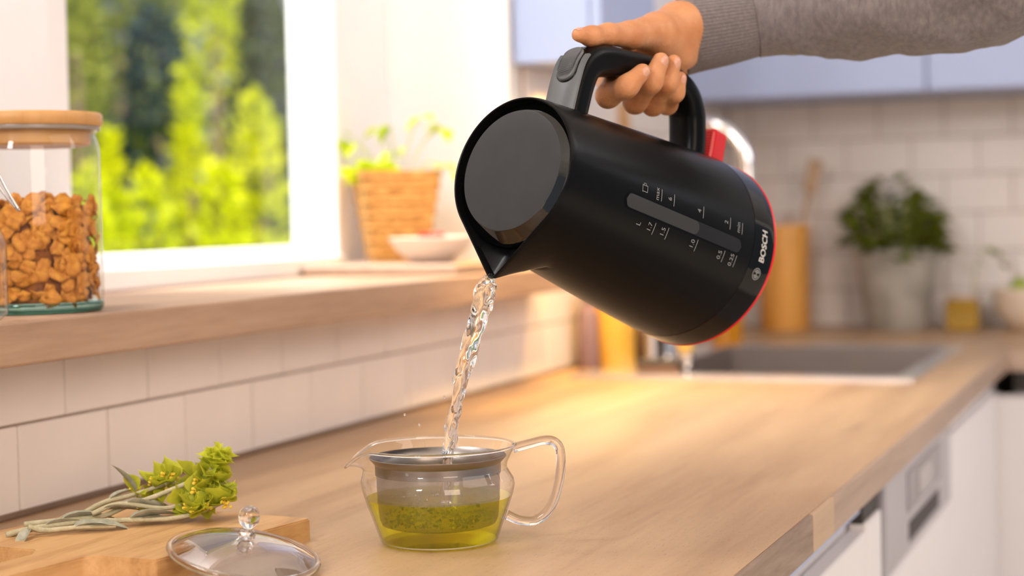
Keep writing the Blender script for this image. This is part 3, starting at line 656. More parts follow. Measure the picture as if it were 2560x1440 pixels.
# infuser
infm, nt, b = _new('fine_steel_mesh'); N = nt.nodes; L = nt.links
b.inputs['Base Color'].default_value = (.26, .22, .20, 1); b.inputs['Metallic'].default_value = .7; b.inputs['Roughness'].default_value = .4
tr = N.new('ShaderNodeBsdfTransparent'); mx = N.new('ShaderNodeMixShader'); tc = N.new('ShaderNodeTexCoord'); sx = N.new('ShaderNodeSeparateXYZ'); L.new(tc.outputs['Object'], sx.inputs[0])
at = N.new('ShaderNodeMath'); at.operation = 'ARCTAN2'; L.new(sx.outputs['Y'], at.inputs[0]); L.new(sx.outputs['X'], at.inputs[1])
def wav(src, k):
    m1 = N.new('ShaderNodeMath'); m1.operation = 'MULTIPLY'; m1.inputs[1].default_value = k; L.new(src, m1.inputs[0])
    m2 = N.new('ShaderNodeMath'); m2.operation = 'SINE'; L.new(m1.outputs[0], m2.inputs[0]); return m2.outputs[0]
mxx = N.new('ShaderNodeMath'); mxx.operation = 'MAXIMUM'; L.new(wav(at.outputs[0], 620), mxx.inputs[0]); L.new(wav(sx.outputs['Z'], 12400), mxx.inputs[1])
gt = N.new('ShaderNodeMath'); gt.operation = 'GREATER_THAN'; gt.inputs[1].default_value = .55; L.new(mxx.outputs[0], gt.inputs[0])
L.new(gt.outputs[0], mx.inputs[0]); L.new(tr.outputs[0], mx.inputs[1]); L.new(b.outputs[0], mx.inputs[2]); L.new(mx.outputs[0], N['Material Output'].inputs[0])
t = thing('tea_infuser', 'fine steel mesh infuser basket hanging inside the glass teapot', 'infuser', TC+Vector((0, 0, .006)))
lathe('mesh_wall', [(.0455, .010), (.0475, .014), (.0490, .030), (.0495, .052)], infm, t, 96)
lathe('mesh_floor', [(0, .008), (.040, .008), (.0455, .010)], infm, t, 64)
lathe('rim', [(.0495, .050), (.0503, .050), (.0505, .058), (.0550, .0630), (.0552, .0638), (.0545, .0640), (.0498, .0590), (.0494, .052)], mat('dull_steel', (.30, .27, .25), .33, 1, var=.05), t, 80, close=True)
bm = bmesh.new()
for k in range(420):
    a = random.uniform(0, 2*PI); rr = .044*math.sqrt(random.random()); z = .0155+random.random()**1.3*.019*(1-.5*rr/.043)
    c = Vector((rr*math.cos(a), rr*math.sin(a), z)); d = Vector((random.gauss(0, 1), random.gauss(0, 1), random.gauss(0, .7))).normalized(); e = d.orthogonal().normalized(); s = random.uniform(.0012, .0034)
    vv = [bm.verts.new(c+d*s), bm.verts.new(c+e*s*.55+d.cross(e)*.001), bm.verts.new(c-d*s), bm.verts.new(c-e*s*.55)]; bm.faces.new(vv)
o = from_bm('tea_leaves', bm, M['teabed'], None, False, TC); tag(o, 'soaked dark green tea leaves in the infuser basket under the tea', 'tea leaves', kind='stuff')
bub = bmesh.new()
for k in range(70):
    a = random.uniform(0, 2*PI); rr = .050*math.sqrt(random.random())
    z = TZ+.0005 if k < 40 else random.uniform(.012, TZ-.002)
    if k < 40: rr *= .6
    bmesh.ops.create_icosphere(bub, subdivisions=1, radius=random.uniform(.0005, .0013), matrix=Matrix.Translation((rr*math.cos(a), rr*math.sin(a), z)))
o = from_bm('tea_bubbles', bub, M['lglass'], None, True, TC); tag(o, 'small air bubbles rising in the green tea', 'bubbles', kind='stuff')

# lid leaning on the board
LC = Vector((.2935, 1.164, .0145)); ex = Vector((.0973, .0429, -.0185)).normalized()
ey = Vector((0, 0, 1)).cross(ex).normalized(); ez = ex.cross(ey)
t = thing('teapot_lid', 'clear glass teapot lid with ball knob tilted on the edge of the board', 'lid')
ey = (ey*math.cos(R_(7))+ez*math.sin(R_(7))).normalized(); ez = ex.cross(ey)
t.matrix_basis = Matrix(((ex.x, ey.x, ez.x, LC.x), (ex.y, ey.y, ez.y, LC.y), (ex.z, ey.z, ez.z, LC.z), (0, 0, 0, 1)))
lathe('dome', [(0, .0130), (.011, .0124), (.022, .0106), (.034, .0078), (.042, .0052), (.049, .0020), (.0535, .0004)], M['lglass'], t, 80)
lathe('dome_skin', [(.004, .0156), (.012, .0146), (.024, .0124), (.036, .0095), (.043, .0070), (.050, .0036), (.0540, .0014)], M['lglass'], t, 80)
V, Fc = tube_data([(.0545*math.cos(a_), .0545*math.sin(a_), .0004) for a_ in np.linspace(0, 2*PI, 97)], .0026, 10, False); mesh('rim', V, Fc, M['sglass'], t, True)
lathe('knob', [(0, .0135), (.0058, .0140), (.0066, .0165), (.0060, .0185), (.0040, .0200), (.0038, .0212), (.0058, .0235), (.0075, .0265), (.0080, .0300), (.0072, .0338), (.0048, .0368), (.0018, .0378), (0, .0378)], M['sglass'], t, 40)

# ------------------------------------------------------------------ kettle
KL = Vector((.4541, 1.3142, .296)); KA = Vector((-.3489, -.8923, .2866)).normalized()
KR = Vector((.117, .262, .958)); KR = (KR-KA*KR.dot(KA)).normalized(); KY = KA.cross(KR)   # KY = away from the camera side
H = .2524
def K(tt, rho, ww): return KL-KA*tt+KR*rho-KY*ww
KM = Matrix(((KR.x, KY.x, KA.x, 0), (KR.y, KY.y, KA.y, 0), (KR.z, KY.z, KA.z, 0), (0, 0, 0, 1)))
o0 = KL-KA*H; KM.translation = o0
kt = thing('kettle', 'matte black electric kettle with red base ring being poured by the hand', 'kettle'); kt.matrix_basis = KM
Rt_pts = [(0, .0600), (.0073, .0610), (.05, .0655), (.10, .0707), (.15, .0757), (.19, .0792), (.22, .0815), (.245, .0825), (.2524, .0823)]
def Rb(tt): return float(np.interp(tt, [p[0] for p in Rt_pts], [p[1] for p in Rt_pts]))
T0 = -.0005; TIP = .0905
def kr(tt, a):
    """outer radius at depth tt below the rim and angle a (0 = handle, pi = spout)"""
    R0 = Rb(tt); u = max(0, min(1, (tt-T0)/.053)); tip = R0+(TIP-R0)*(1-u)**.85
    d = abs((a+2*PI) % (2*PI)-PI)
    if tip <= R0*1.0005: return R0
    dt = math.acos(R0/tip)
    r = R0/max(.2, math.cos(dt-d)) if d < dt else R0
    lim = (tip-.0025)/max(.3, math.cos(d)); 
    return min(r, lim) if d < .35 else r
def kettle_skin(t0, t1, nt, na, off=0):
    vs, fs = [], []
    for j in range(nt):
        tt = t0+(t1-t0)*(j/(nt-1))
        for i in range(na):
            a = 2*PI*i/na; r = kr(tt, a)+off; dz = 0
            vs.append((r*math.cos(a), r*math.sin(a), H-tt))
    for j in range(nt-1):
        for i in range(na): fs.append((j*na+i, (j+1)*na+i, (j+1)*na+(i+1) % na, j*na+(i+1) % na))
    return vs, fs
NA = 240; TB = .2205
vs, fs = kettle_skin(T0+.004, TB, 70, NA)
# rolled rim, wall thickness and the trough under the lid
base_i = 0
def ring(tt, off):
    i0 = len(vs)
    for i in range(NA):
        a = 2*PI*i/NA; r = kr(max(T0, tt), a)+off; vs.append((r*math.cos(a), r*math.sin(a), H-tt))
    return i0
rs = [0, ring(T0+.001, -.0003), ring(T0, -.0010), ring(T0+.0006, -.0020), ring(T0+.006, -.0026)]
i0 = len(vs)
for i in range(NA):
    a = 2*PI*i/NA; d = abs((a+2*PI) % (2*PI)-PI); r = kr(T0, a)-.0026; rr = min(r, .0535) if r > .0 else r
    vs.append((.0535*math.cos(a), .0535*math.sin(a), H-T0-.020))
rs.append(i0)
for j in range(len(rs)-1):
    A_, B_ = rs[j], rs[j+1]
    for i in range(NA): fs.append((A_+i, A_+(i+1) % NA, B_+(i+1) % NA, B_+i))
o = mesh('body', vs, fs, M['black'], kt, True); smooth_by_angle(o.data, 30)
vs, fs = kettle_skin(TB, .2492, 12, 160, .0002)
o = mesh('base_band', vs, fs, M['gloss'], kt, True); tag(o, 'glossy black band at the kettle base')
lathe('base_ring', [(.0, .0), (.0815, .0), (.0830, .0012), (.0832, .0026), (.0826, .0036), (.0, .0036)], M['red'], kt, 120)
tag(kt.children[-1], 'thin red ring around the kettle base')
# lid
lz = H
kl = lathe('lid', [(.0592, lz-.016), (.0592, lz-.0105), (.0588, lz-.0085), (.0575, lz-.0072), (.0560, lz-.0064), (.0497, lz-.0006), (.0489, lz-.0001)], mat('gloss_black_lid', (.0012, .0012, .0013), .05, spec=.8, var=.02), kt, 120)
lathe('lid_disc', [(0, lz+.0006), (.030, lz+.0004), (.0470, lz+.0001), (.0489, lz-.0001)], M['lidgrey'], kl, 120); tag(kl.children[-1], 'satin dark grey disc set in the lid')
# handle sweep in the (t, rho) plane
hc = [(.0500, .0560, .0100), (.0508, .0700, .0100), (.0522, .0868, .0102), (.0556, .1010, .0112), (.0640, .1105, .0125), (.0780, .1165, .0128), (.0955, .1215, .0118), (.1207, .1278, .0112), (.1500, .1325, .0112), (.1740, .1325, .0114), (.1925, .1270, .0118), (.2045, .1150, .0120), (.2100, .1000, .0120), (.2130, .0880, .0120), (.2150, .0740, .0122)]
cur = spline(hc, 90); nn = 28; vs, fs = [], []
for j, (tt, rho, h) in enumerate(cur):
    d = cur[min(j+1, 89)][:2]-cur[max(j-1, 0)][:2]; d /= np.linalg.norm(d); nrm = np.array([-d[1], d[0]])
    u = j/89; sq = 5.0 if u < .3 else (5.0-(u-.3)/.25*2.4 if u < .55 else 2.6); wid = .0175 if u < .3 else .0175-.001*min(1, (u-.3)*3)
    for i in range(nn):
        a = 2*PI*i/nn; c, s = math.cos(a), math.sin(a); k_ = (abs(c)**sq+abs(s)**sq)**(-1/sq)
        q = np.array([tt, rho])+nrm*h*k_*c; vs.append((q[1], wid*k_*s, H-q[0]))
for j in range(89):
    for i in range(nn): fs.append((j*nn+i, j*nn+(i+1) % nn, (j+1)*nn+(i+1) % nn, (j+1)*nn+i))
fs += [tuple(range(nn)), tuple(89*nn+i for i in range(nn-1, -1, -1))]
ho = mesh('handle', vs, fs, M['black'], kt, True)
bm = bmesh.new(); bm.from_mesh(ho.data); bmesh.ops.recalc_face_normals(bm, faces=bm.faces); bm.to_mesh(ho.data); bm.free()
# grey face plate on the lid side of the handle, and the ribbed release button
ct, cr = np.array([c[0] for c in cur]), np.array([c[1] for c in cur])
fp = []
for j in range(0, 30):
    tt, rho, h = cur[j]; d = cur[j+1][:2]-cur[max(j-1, 0)][:2]; d /= np.linalg.norm(d); nrm = np.array([-d[1], d[0]]); fp.append((np.array([tt, rho])+nrm*(h+.0003), nrm))
sgn = 1 if fp[5][0][0] < cur[5][0] else -1
if sgn < 0:
    fp = []
    for j in range(0, 30):
        tt, rho, h = cur[j]; d = cur[j+1][:2]-cur[max(j-1, 0)][:2]; d /= np.linalg.norm(d); nrm = -np.array([-d[1], d[0]]); fp.append((np.array([tt, rho])+nrm*(h+.0003), nrm))
cum = np.concatenate([[0], np.cumsum([np.linalg.norm(fp[i+1][0]-fp[i][0]) for i in range(len(fp)-1)])])
def face_pt(s, ww, up_=0):
    p = np.array([np.interp(s, cum, [f[0][k] for f in fp]) for k in (0, 1)]); q = np.array([np.interp(s, cum, [f[1][k] for f in fp]) for k in (0, 1)]); q /= np.linalg.norm(q); p = p+q*up_
    return (p[1], -ww, H-p[0])
def s_of_rho(r0): return float(np.interp(r0, [f[0][1] for f in fp][:26], cum[:26]))
s0, s1 = s_of_rho(.060), s_of_rho(.112)
vs, fs = [], []
for i in range(25):
    for k_, (ww, u_) in enumerate([(-.0163, -.0012), (-.0152, .0002), (0, .0004), (.0152, .0002), (.0163, -.0012)]): vs.append(face_pt(s0+(s1-s0)*i/24, ww, u_))
for i in range(24):
    for k_ in range(4): fs.append((i*5+k_, i*5+k_+1, (i+1)*5+k_+1, (i+1)*5+k_))
o = mesh('handle_face', vs, fs, M['strap'], kt, True); tag(o, 'dark grey satin face of the handle on the lid side')
def oval(s_c, hl, hw, n=40):
    out = []
    for i in range(n):
        a = 2*PI*i/n; x, y = math.cos(a), math.sin(a); out.append((s_c+(hl-hw)*(1 if x > 0 else -1)*(abs(x) > 1e-9)+hw*x, hw*y))
    return out
sb = s_of_rho(.1035)
def oval_solid(name, m, layers, n=40):
    vs, fs = [], []
    for hl, hw, u_ in layers:
        for s_, ww in oval(sb, hl, hw, n): vs.append(face_pt(s_, ww, u_))
    for j in range(len(layers)-1):
        for i in range(n): fs.append((j*n+i, j*n+(i+1) % n, (j+1)*n+(i+1) % n, (j+1)*n+i))
    fs.append(tuple((len(layers)-1)*n+i for i in range(n))); return mesh(name, vs, fs, m, kt, True)
oval_solid('button_well', M['gloss'], [(.0182, .0108, .0002), (.0178, .0104, .0008), (.017, .0098, .0008)])
bt = oval_solid('release_button', M['strap'], [(.0168, .0096, .0004), (.0166, .0094, .0022), (.0158, .0086, .0030)]); tag(bt, 'ribbed grey oval release button')
bm = bmesh.new()
for k_ in range(15):
    sk_ = sb-.0125+.0250*k_/14; hw = .0074*math.sqrt(max(.05, 1-max(0, (abs(sk_-sb)-.0072)/.0082)**2))
    c = [Vector(face_pt(sk_+ds+(.25*ww if True else 0), ww, u_)) for ds, u_ in ((-.00055, .0028), (0, .0037), (.00055, .0028)) for ww in (-hw, hw)]
    vv = [bm.verts.new(p) for p in c]; bm.faces.new((vv[0], vv[1], vv[3], vv[2])); bm.faces.new((vv[2], vv[3], vv[5], vv[4]))
o = from_bm('button_ribs', bm, mat('mid_grey_rib', (.13, .135, .14), .4, spec=.5, var=.03), bt)
# red switch behind the handle foot
bm = bmesh.new(); bm_box(bm, (.070, -.012, H-.2545), (.110, .012, H-.2330), .004, 3)
o = from_bm('switch', bm, M['red'], kt); tag(o, 'red rocker switch at the foot of the handle')
bm = bmesh.new()
for k_ in range(10): bm_box(bm, (.084+.0024*k_, -.010, H-.2333), (.0852+.0024*k_, .010, H-.2325))
from_bm('switch_grip', bm, mat('light_red_grip', (.70, .06, .06), .4, var=.03), o)
# water gauge
def on_skin(tt, adeg, off): r = kr(tt, R_(adeg))+off; return (r*math.cos(R_(adeg)), -r*math.sin(R_(adeg)), H-tt)
def gauge(name, t0, t1, hw, off, m, n=60):
    vs, fs = [], []
    for i in range(n+1):
        tt = t0+(t1-t0)*i/n; e = min(1, min(tt-t0, t1-tt)/hw); wdt = hw*math.sqrt(max(0, 1-(1-e)**2)); r = Rb(tt)
        for k_ in range(7): vs.append(on_skin(tt, 94.4+math.degrees((wdt*(k_/3-1))/r), off))
    for i in range(n):
        for k_ in range(6): fs.append((i*7+k_, i*7+k_+1, (i+1)*7+k_+1, (i+1)*7+k_))
    return mesh(name, vs, fs, m, kt, True)
gauge('gauge_frame', .0615, .2065, .0068, .00025, M['gloss'])
g = gauge('gauge_window', .063, .205, .0058, .0005, M['gauge2']); tag(g, 'water level window along the kettle side')
gauge('gauge_water', .0635, .150, .0055, .0007, M['gauge'])
# printed marks, bent onto the body
def text_geo(s, size):
    cu = bpy.data.curves.new('text', 'FONT'); cu.body = s; cu.size = size; cu.align_x = 'CENTER'; cu.align_y = 'CENTER'; cu.resolution_u = 3
    ob = bpy.data.objects.new('text', cu); col.objects.link(ob); bpy.context.view_layer.update()
    me = ob.to_mesh(); V = [tuple(v.co) for v in me.vertices]; Fs = [tuple(p.vertices) for p in me.polygons]; ob.to_mesh_clear()
    bpy.data.objects.remove(ob); bpy.data.curves.remove(cu); return V, Fs
def wrap(name, V, Fs, t_c, a_c, m, off=.0004):
    r0 = Rb(t_c); vs = [on_skin(t_c-y, a_c-math.degrees(x/r0), off) for x, y, *_ in V]
    return mesh(name, vs, Fs, m, kt)
def rect(x0, y0, x1, y1, n=6):
    V = []; Fs = []
    for i in range(n+1): V += [(x0+(x1-x0)*i/n, y0), (x0+(x1-x0)*i/n, y1)]
    Fs = [(2*i, 2*i+2, 2*i+3, 2*i+1) for i in range(n)]; return V, Fs
def join(*gs):
    V, Fs = [], []
    for v, f in gs: k_ = len(V); V += [(p[0], p[1]) for p in v]; Fs += [tuple(i+k_ for i in q) for q in f]
    return V, Fs
def scl(g, sx): return ([(p[0]*sx, p[1]) for p in g[0]], g[1])
for s, tt, a in [('max', .0965, 83.2), ('6', .1115, 83.2), ('4', .1475, 83.2), ('2', .182, 83.3), ('min', .198, 83.4), ('1.7', .0965, 105.6), ('1.5', .1118, 105.0), ('1.0', .1475, 104.4), ('0.5', .182, 103.7), ('0.25', .1975, 103.6)]:
    wl_ = .0098; g = join(text_geo(s, .0062), rect(-wl_/2, -.0052, wl_/2, -.0046)); wrap('level_mark', *g, tt, a, M['print'])
wrap('level_mark', *text_geo('L', .0066), .084, 106.5, M['print'])
V, Fs = join(rect(-.0030, -.0028, -.0025, .0028), rect(.0020, -.0028, .0025, .0028), rect(-.0030, -.0030, .0025, -.0025), rect(-.0034, .0026, .0029, .0031), rect(.0025, .0012, .0042, .0016), rect(.0038, -.0010, .0042, .0014), rect(.0025, -.0012, .0042, -.0008))
wrap('cup_mark', V, Fs, .082, 82.9, M['print'])
V, Fs = scl(text_geo('BOSCH', .0100), 1.0)
xs = [p[0] for p in V]; wd_ = max(xs)-min(xs); k_ = .0268/wd_
V2 = []; 
for p in V: V2.append((p[0]*k_, p[1]))
g2 = join((V2, Fs), ([(x+.0003, y+.0002) for x, y in V2], Fs), ([(x-.0003, y-.0002) for x, y in V2], Fs))
o = wrap('lettering', *g2, .2345, 88.2, M['print2'], .0006); tag(o, 'silver capital lettering on the base band')
def disc(r0, r1, n=40, a0=0, a1=2*PI):
    V = []; Fs = []
    for i in range(n+1):
        a = a0+(a1-a0)*i/n; V += [(r0*math.cos(a), r0*math.sin(a)), (r1*math.cos(a), r1*math.sin(a))]
    return V, [(2*i, 2*i+1, 2*i+3, 2*i+2) for i in range(n)]
e = .0052
g = join(disc(e*.86, e), disc(e*.55, e*.70, 16, PI*.65, PI*1.35), disc(e*.55, e*.70, 16, -PI*.35, PI*.35), rect(-e*.36, -e*.62, -e*.22, e*.62), rect(e*.22, -e*.62, e*.36, e*.62), rect(-e*.3, -e*.1, e*.3, e*.1), rect(-e*.62, -e*.1, -e*.34, e*.1), rect(e*.34, -e*.1, e*.62, e*.1))
o = wrap('emblem', *g, .2335, 105.2, M['print'], .0006); tag(o, 'grey ring emblem beside the lettering')

# ------------------------------------------------------------------ surface nets for the hand
def surface_nets(f, lo, hi, h):
    lo = np.array(lo, float); n = np.ceil((np.array(hi)-lo)/h).astype(int)+1
    ax = [lo[i]+h*np.arange(n[i]) for i in range(3)]
    G_ = np.stack(np.meshgrid(*ax, indexing='ij'), -1).reshape(-1, 3); F_ = f(G_).reshape(n).astype(np.float64)
    S = F_ < 0; cs = n-1; acc = np.zeros((*cs, 3)); cnt = np.zeros(cs); quads = []
    edges = []
    for a in range(3):
        sl0 = [slice(None)]*3; sl1 = [slice(None)]*3; sl0[a] = slice(0, -1); sl1[a] = slice(1, None)
        m_ = S[tuple(sl0)] != S[tuple(sl1)]; idx = np.argwhere(m_)
        f0 = F_[tuple(sl0)][m_]; f1 = F_[tuple(sl1)][m_]; t_ = f0/(f0-f1); P_ = idx.astype(float); P_[:, a] += t_
        b, c = (a+1) % 3, (a+2) % 3; cells = []
        for db, dc in ((0, 0), (1, 0), (1, 1), (0, 1)):
            ci = idx.copy(); ci[:, b] -= db; ci[:, c] -= dc; cells.append(ci)
            ok = np.all((ci >= 0) & (ci < cs), axis=1)
            np.add.at(acc, tuple(ci[ok].T), P_[ok]); np.add.at(cnt, tuple(ci[ok].T), 1)
        edges.append((cells, S[tuple(sl0)][m_]))
    act = cnt > 0; ids = -np.ones(cs, int); ids[act] = np.arange(act.sum()); V = acc[act]/cnt[act][:, None]*h+lo
    for cells, ins in edges:
        ok = np.ones(len(ins), bool)
        for ci in cells: ok &= np.all((ci >= 0) & (ci < cs), axis=1)
        q = np.stack([ids[tuple(ci[ok].T)] for ci in cells], 1); s_ = ins[ok]; q[s_] = q[s_][:, ::-1]; quads.append(q)
    return V, np.concatenate(quads)
def cone_d(P_, a, b, ra, rb):
    a = np.array(a); b = np.array(b); ab = b-a; t_ = np.clip((P_-a)@ab/(ab@ab), 0, 1); return np.linalg.norm(P_-a-t_[:, None]*ab, axis=1)-(ra+(rb-ra)*t_)
def smin(a, b, k_):
    h_ = np.clip(.5+.5*(b-a)/k_, 0, 1); return b+(a-b)*h_-k_*h_*(1-h_)
def chain(P_, pts, k_):
    d = None
    for (p, ra), (q, rb) in zip(pts[:-1], pts[1:]):
        e_ = cone_d(P_, p, q, ra, rb); d = e_ if d is None else smin(d, e_, k_)
    return d
def hk(L_): return [(np.array(K(a, b, c)), r) for a, b, c, r in L_]
F_index = hk([(.1626, .1616, -.030, .0110), (.1204, .1166, -.022, .0098), (.1022, .0953, -.004, .0095), (.097, .1006, .019, .0088), (.1045, .1153, .026, .0072)])
F_middle = hk([(.1872, .1681, -.032, .0112), (.1524, .1187, -.024, .0098), (.1381, .1021, -.004, .0095), (.124, .1136, .021, .0088), (.1243, .1319, .027, .0072)])
F_ring = hk([(.2058, .171, -.032, .0108), (.1726, .12, -.022, .0094), (.1594, .1067, -.002, .009), (.1438, .1194, .022, .0082), (.1413, .1365, .027, .0068)])
F_pinky = hk([(.2204, .1704, -.03, .01), (.1871, .1229, -.018, .0085), (.1737, .1113, .002, .008), (.1591, .1162, .02, .0072), (.1558, .1279, .025, .006)])
F_thumb = hk([(.0436, .1268, .004, .0058), (.0592, .1312, .004, .008), (.0803, .1407, .003, .0088), (.1126, .1522, -.001, .0115), (.1539, .1712, -.008, .0160), (.1927, .1885, -.014, .0205)])
F_wrist = hk([(.1956, .1895, -.016, .0235), (.2260, .2060, -.018, .0240), (.322, .2490, -.025, .0235)])
F_heel = hk([(.1615, .1645, -.008, .013), (.1908, .1655, -.012, .0150), (.2120, .1740, -.016, .0150)])
F_palm = [[F_index[0], F_wrist[0]], [F_middle[0], F_wrist[0]], [F_ring[0], F_wrist[0]], [F_pinky[0], F_wrist[0]], [F_index[0], F_middle[0]], [F_middle[0], F_ring[0]], [F_ring[0], F_pinky[0]]]
def hand_sdf(P_):
    palm = chain(P_, F_wrist, .01)
    for c in F_palm:
        palm = smin(palm, chain(P_, [(c[0][0], .0125), (c[1][0], min(c[1][1], .018))], .008), .008)
    palm = smin(palm, chain(P_, F_heel, .008), .008)
    palm = smin(palm, chain(P_, F_thumb, .005), .010)
    fing = None
    for F__ in (F_index, F_middle, F_ring, F_pinky):
        d = chain(P_, F__, .006); fing = d if fing is None else smin(fing, d, .0012)
    return smin(palm, fing, .006)
allp = np.array([p for c in (F_index, F_middle, F_ring, F_pinky, F_thumb, F_wrist, F_heel) for p, r in c])
lo_, hi_ = allp.min(0)-.03, allp.max(0)+.03
hv, hq = surface_nets(hand_sdf, lo_, hi_, .0017)
PB = K(.2314, .2038, -.018)
pe = mesh('person', hv-np.array(PB), hq, M['skin'], None, True, PB)
tag(pe, 'person in a grey knitted sweater whose hand grips the kettle handle, thumb on top', 'person')
bm = bmesh.new(); bm.from_mesh(pe.data); bmesh.ops.recalc_face_normals(bm, faces=bm.faces)
for _ in range(2): bmesh.ops.smooth_vert(bm, verts=bm.verts, factor=.5, use_axis_x=True, use_axis_y=True, use_axis_z=True)
bm.to_mesh(pe.data); bm.free(); pe.data.polygons.foreach_set('use_smooth', [True]*len(pe.data.polygons))
def nail(chain_, dors, wd_, ln):
    tip, r = chain_[0] if chain_ is F_thumb else chain_[-1]; prev = chain_[1][0] if chain_ is F_thumb else chain_[-2][0]
    T = Vector(tip-prev).normalized(); dors = Vector(dors); dors = (dors-T*dors.dot(T)).normalized(); S_2 = T.cross(dors)
    rr = r*.97; vs, fs = [], []; nu, nv = 8, 6
    for i in range(nu+1):
        s_ = -ln*.80+(ln*.80+r*.70)*i/nu; dp_ = .92*(r-math.sqrt(max(r*r-max(0, s_)**2, 0)))
        for j in range(nv+1):
            a = (j/nv-.5)*2*wd_*(1 if i > 1 else .82+.09*i)*(1 if i < nu-1 else .86); rad = rr+.0004-.0004*abs(a)
            vs.append(Vector(tip)+T*s_+dors*(rad*math.cos(a)-dp_)+S_2*(rad*math.sin(a))*(1-.25*max(0, s_/r)) - Vector(PB))
    for i in range(nu):
        for j in range(nv): q = i*(nv+1)+j; fs.append((q, q+1, q+nv+2, q+nv+1))
    o = mesh('fingernail', vs, fs, M['nail'], pe, True); s_m = o.modifiers.new('thick', 'SOLIDIFY'); s_m.thickness = .0006; s_m.offset = -1
NEAR = -KY
for c in (F_index, F_middle, F_ring, F_pinky): nail(c, NEAR+KA*.25, .62, .0105)
nail(F_thumb, KR*1.0-KY*.15, .7, .0115)
# sleeve and cuff
def arm_pt(px, py, dep): return np.array(CAM)+dep*(np.array(fw)+np.array(CX)*((px-1280)/4500)-np.array(CY)*((py-720)/4500))
AD = (Vector(K(.2314, .2030, -.018))-CAM).dot(fw)+.004
axis_n = [(1704, 82, AD-.014, 105), (1800, 67, AD-.016, 98), (1890, 52, AD-.012, 92), (2000, 30, AD-.021, 113), (2150, 18, AD-.033, 131), (2300, -2, AD-.045, 138), (2450, -34, AD-.057, 142), (2600, -75, AD-.07, 142), (2800, -130, AD-.085, 142), (3150, -250, AD-.11, 145), (3600, -430, AD-.14, 150)]
AP = np.array([(*arm_pt(x, y, d), r*d/4500) for x, y, d, r in axis_n]) - np.array([*PB, 0])
ac = spline(AP, 150); cut = 30
def sleeve_fn(u, a):
    e_ = min(1, u*6)
    return 1+e_*(.055*math.sin(2*a+u*9)+.04*math.sin(3*a-u*23+1)+.07*mnoise.noise((math.cos(a)*1.6, math.sin(a)*1.6, u*9))+.05*mnoise.noise((math.cos(a)*3, math.sin(a)*3, u*26)))
tube('sleeve', ac[cut-1:, :3], ac[cut-1:, 3]*1.0, M['wool'], pe, 64, False, sleeve_fn)
cuffc = ac[:cut+1]
V, Fc = tube_data(cuffc[:, :3], cuffc[:, 3], 420, False, lambda u, a: (1+.010*math.cos(70*a))*(1.0-.035*math.exp(-((u-1)/.12)**2)+.012*math.exp(-(u/.1)**2)))
V2_, F2_ = tube_data(cuffc[:8, :3], cuffc[:8, 3]*.93, 420, False); k_ = len(V); nn = 420
V += V2_; Fc += [tuple(reversed([i+k_ for i in f])) for f in F2_]; Fc += [(i, k_+i, k_+(i+1) % nn, (i+1) % nn) for i in range(nn)]
mesh('cuff', V, Fc, M['rib'], pe, True)

# ------------------------------------------------------------------ water stream
wp = [(.4440, 1.2960, .2135), (.4422, 1.2940, .2115), (.4394, 1.2931, .2045), (.4348, 1.2929, .1897), (.4266, 1.2931, .1649), (.4195, 1.2927, .1431), (.4148, 1.2923, .1243), (.4101, 1.293, .1054), (.4063, 1.2929, .0866), (.404, 1.2923, .0678), (.4011, 1.2935, .0372)]
wr_ = [.0032, .0052, .0068, .0080, .0066, .0056, .0049, .0046, .0044, .0041, .0040]
cu = spline([(*p, r) for p, r in zip(wp, wr_)], 150); base = cu[-1, :3].copy()
def wfn(u, a):
    return 1+.16*math.sin(2*a+u*21)+.12*math.sin(3*a-u*37)+.08*math.sin(5*a+u*60)+.13*mnoise.noise((math.cos(a)*2, math.sin(a)*2, u*26))
V, Fc = tube_data(cu[:, :3]-base, cu[:, 3], 36, True, wfn)
o = mesh('water_stream', V, Fc, M['water'], None, True, base); tag(o, 'clear twisting stream of water pouring from the kettle spout into the teapot', 'water')
for k_, (p, lab) in enumerate([((.365, 1.30, .105), 'tiny water droplet left of the stream above the teapot rim'), ((.373, 1.31, .096), 'tiny water droplet close above the teapot rim'), ((.395, 1.31, .118), 'tiny water droplet beside the middle of the stream')]):
    bm = bmesh.new(); bmesh.ops.create_icosphere(bm, subdivisions=2, radius=.0009); bmesh.ops.scale(bm, verts=bm.verts, vec=(1, 1, 1.5))
    o = from_bm('water_droplet', bm, M['water'], None, True, p); tag(o, lab, 'droplet', 'splash droplets')

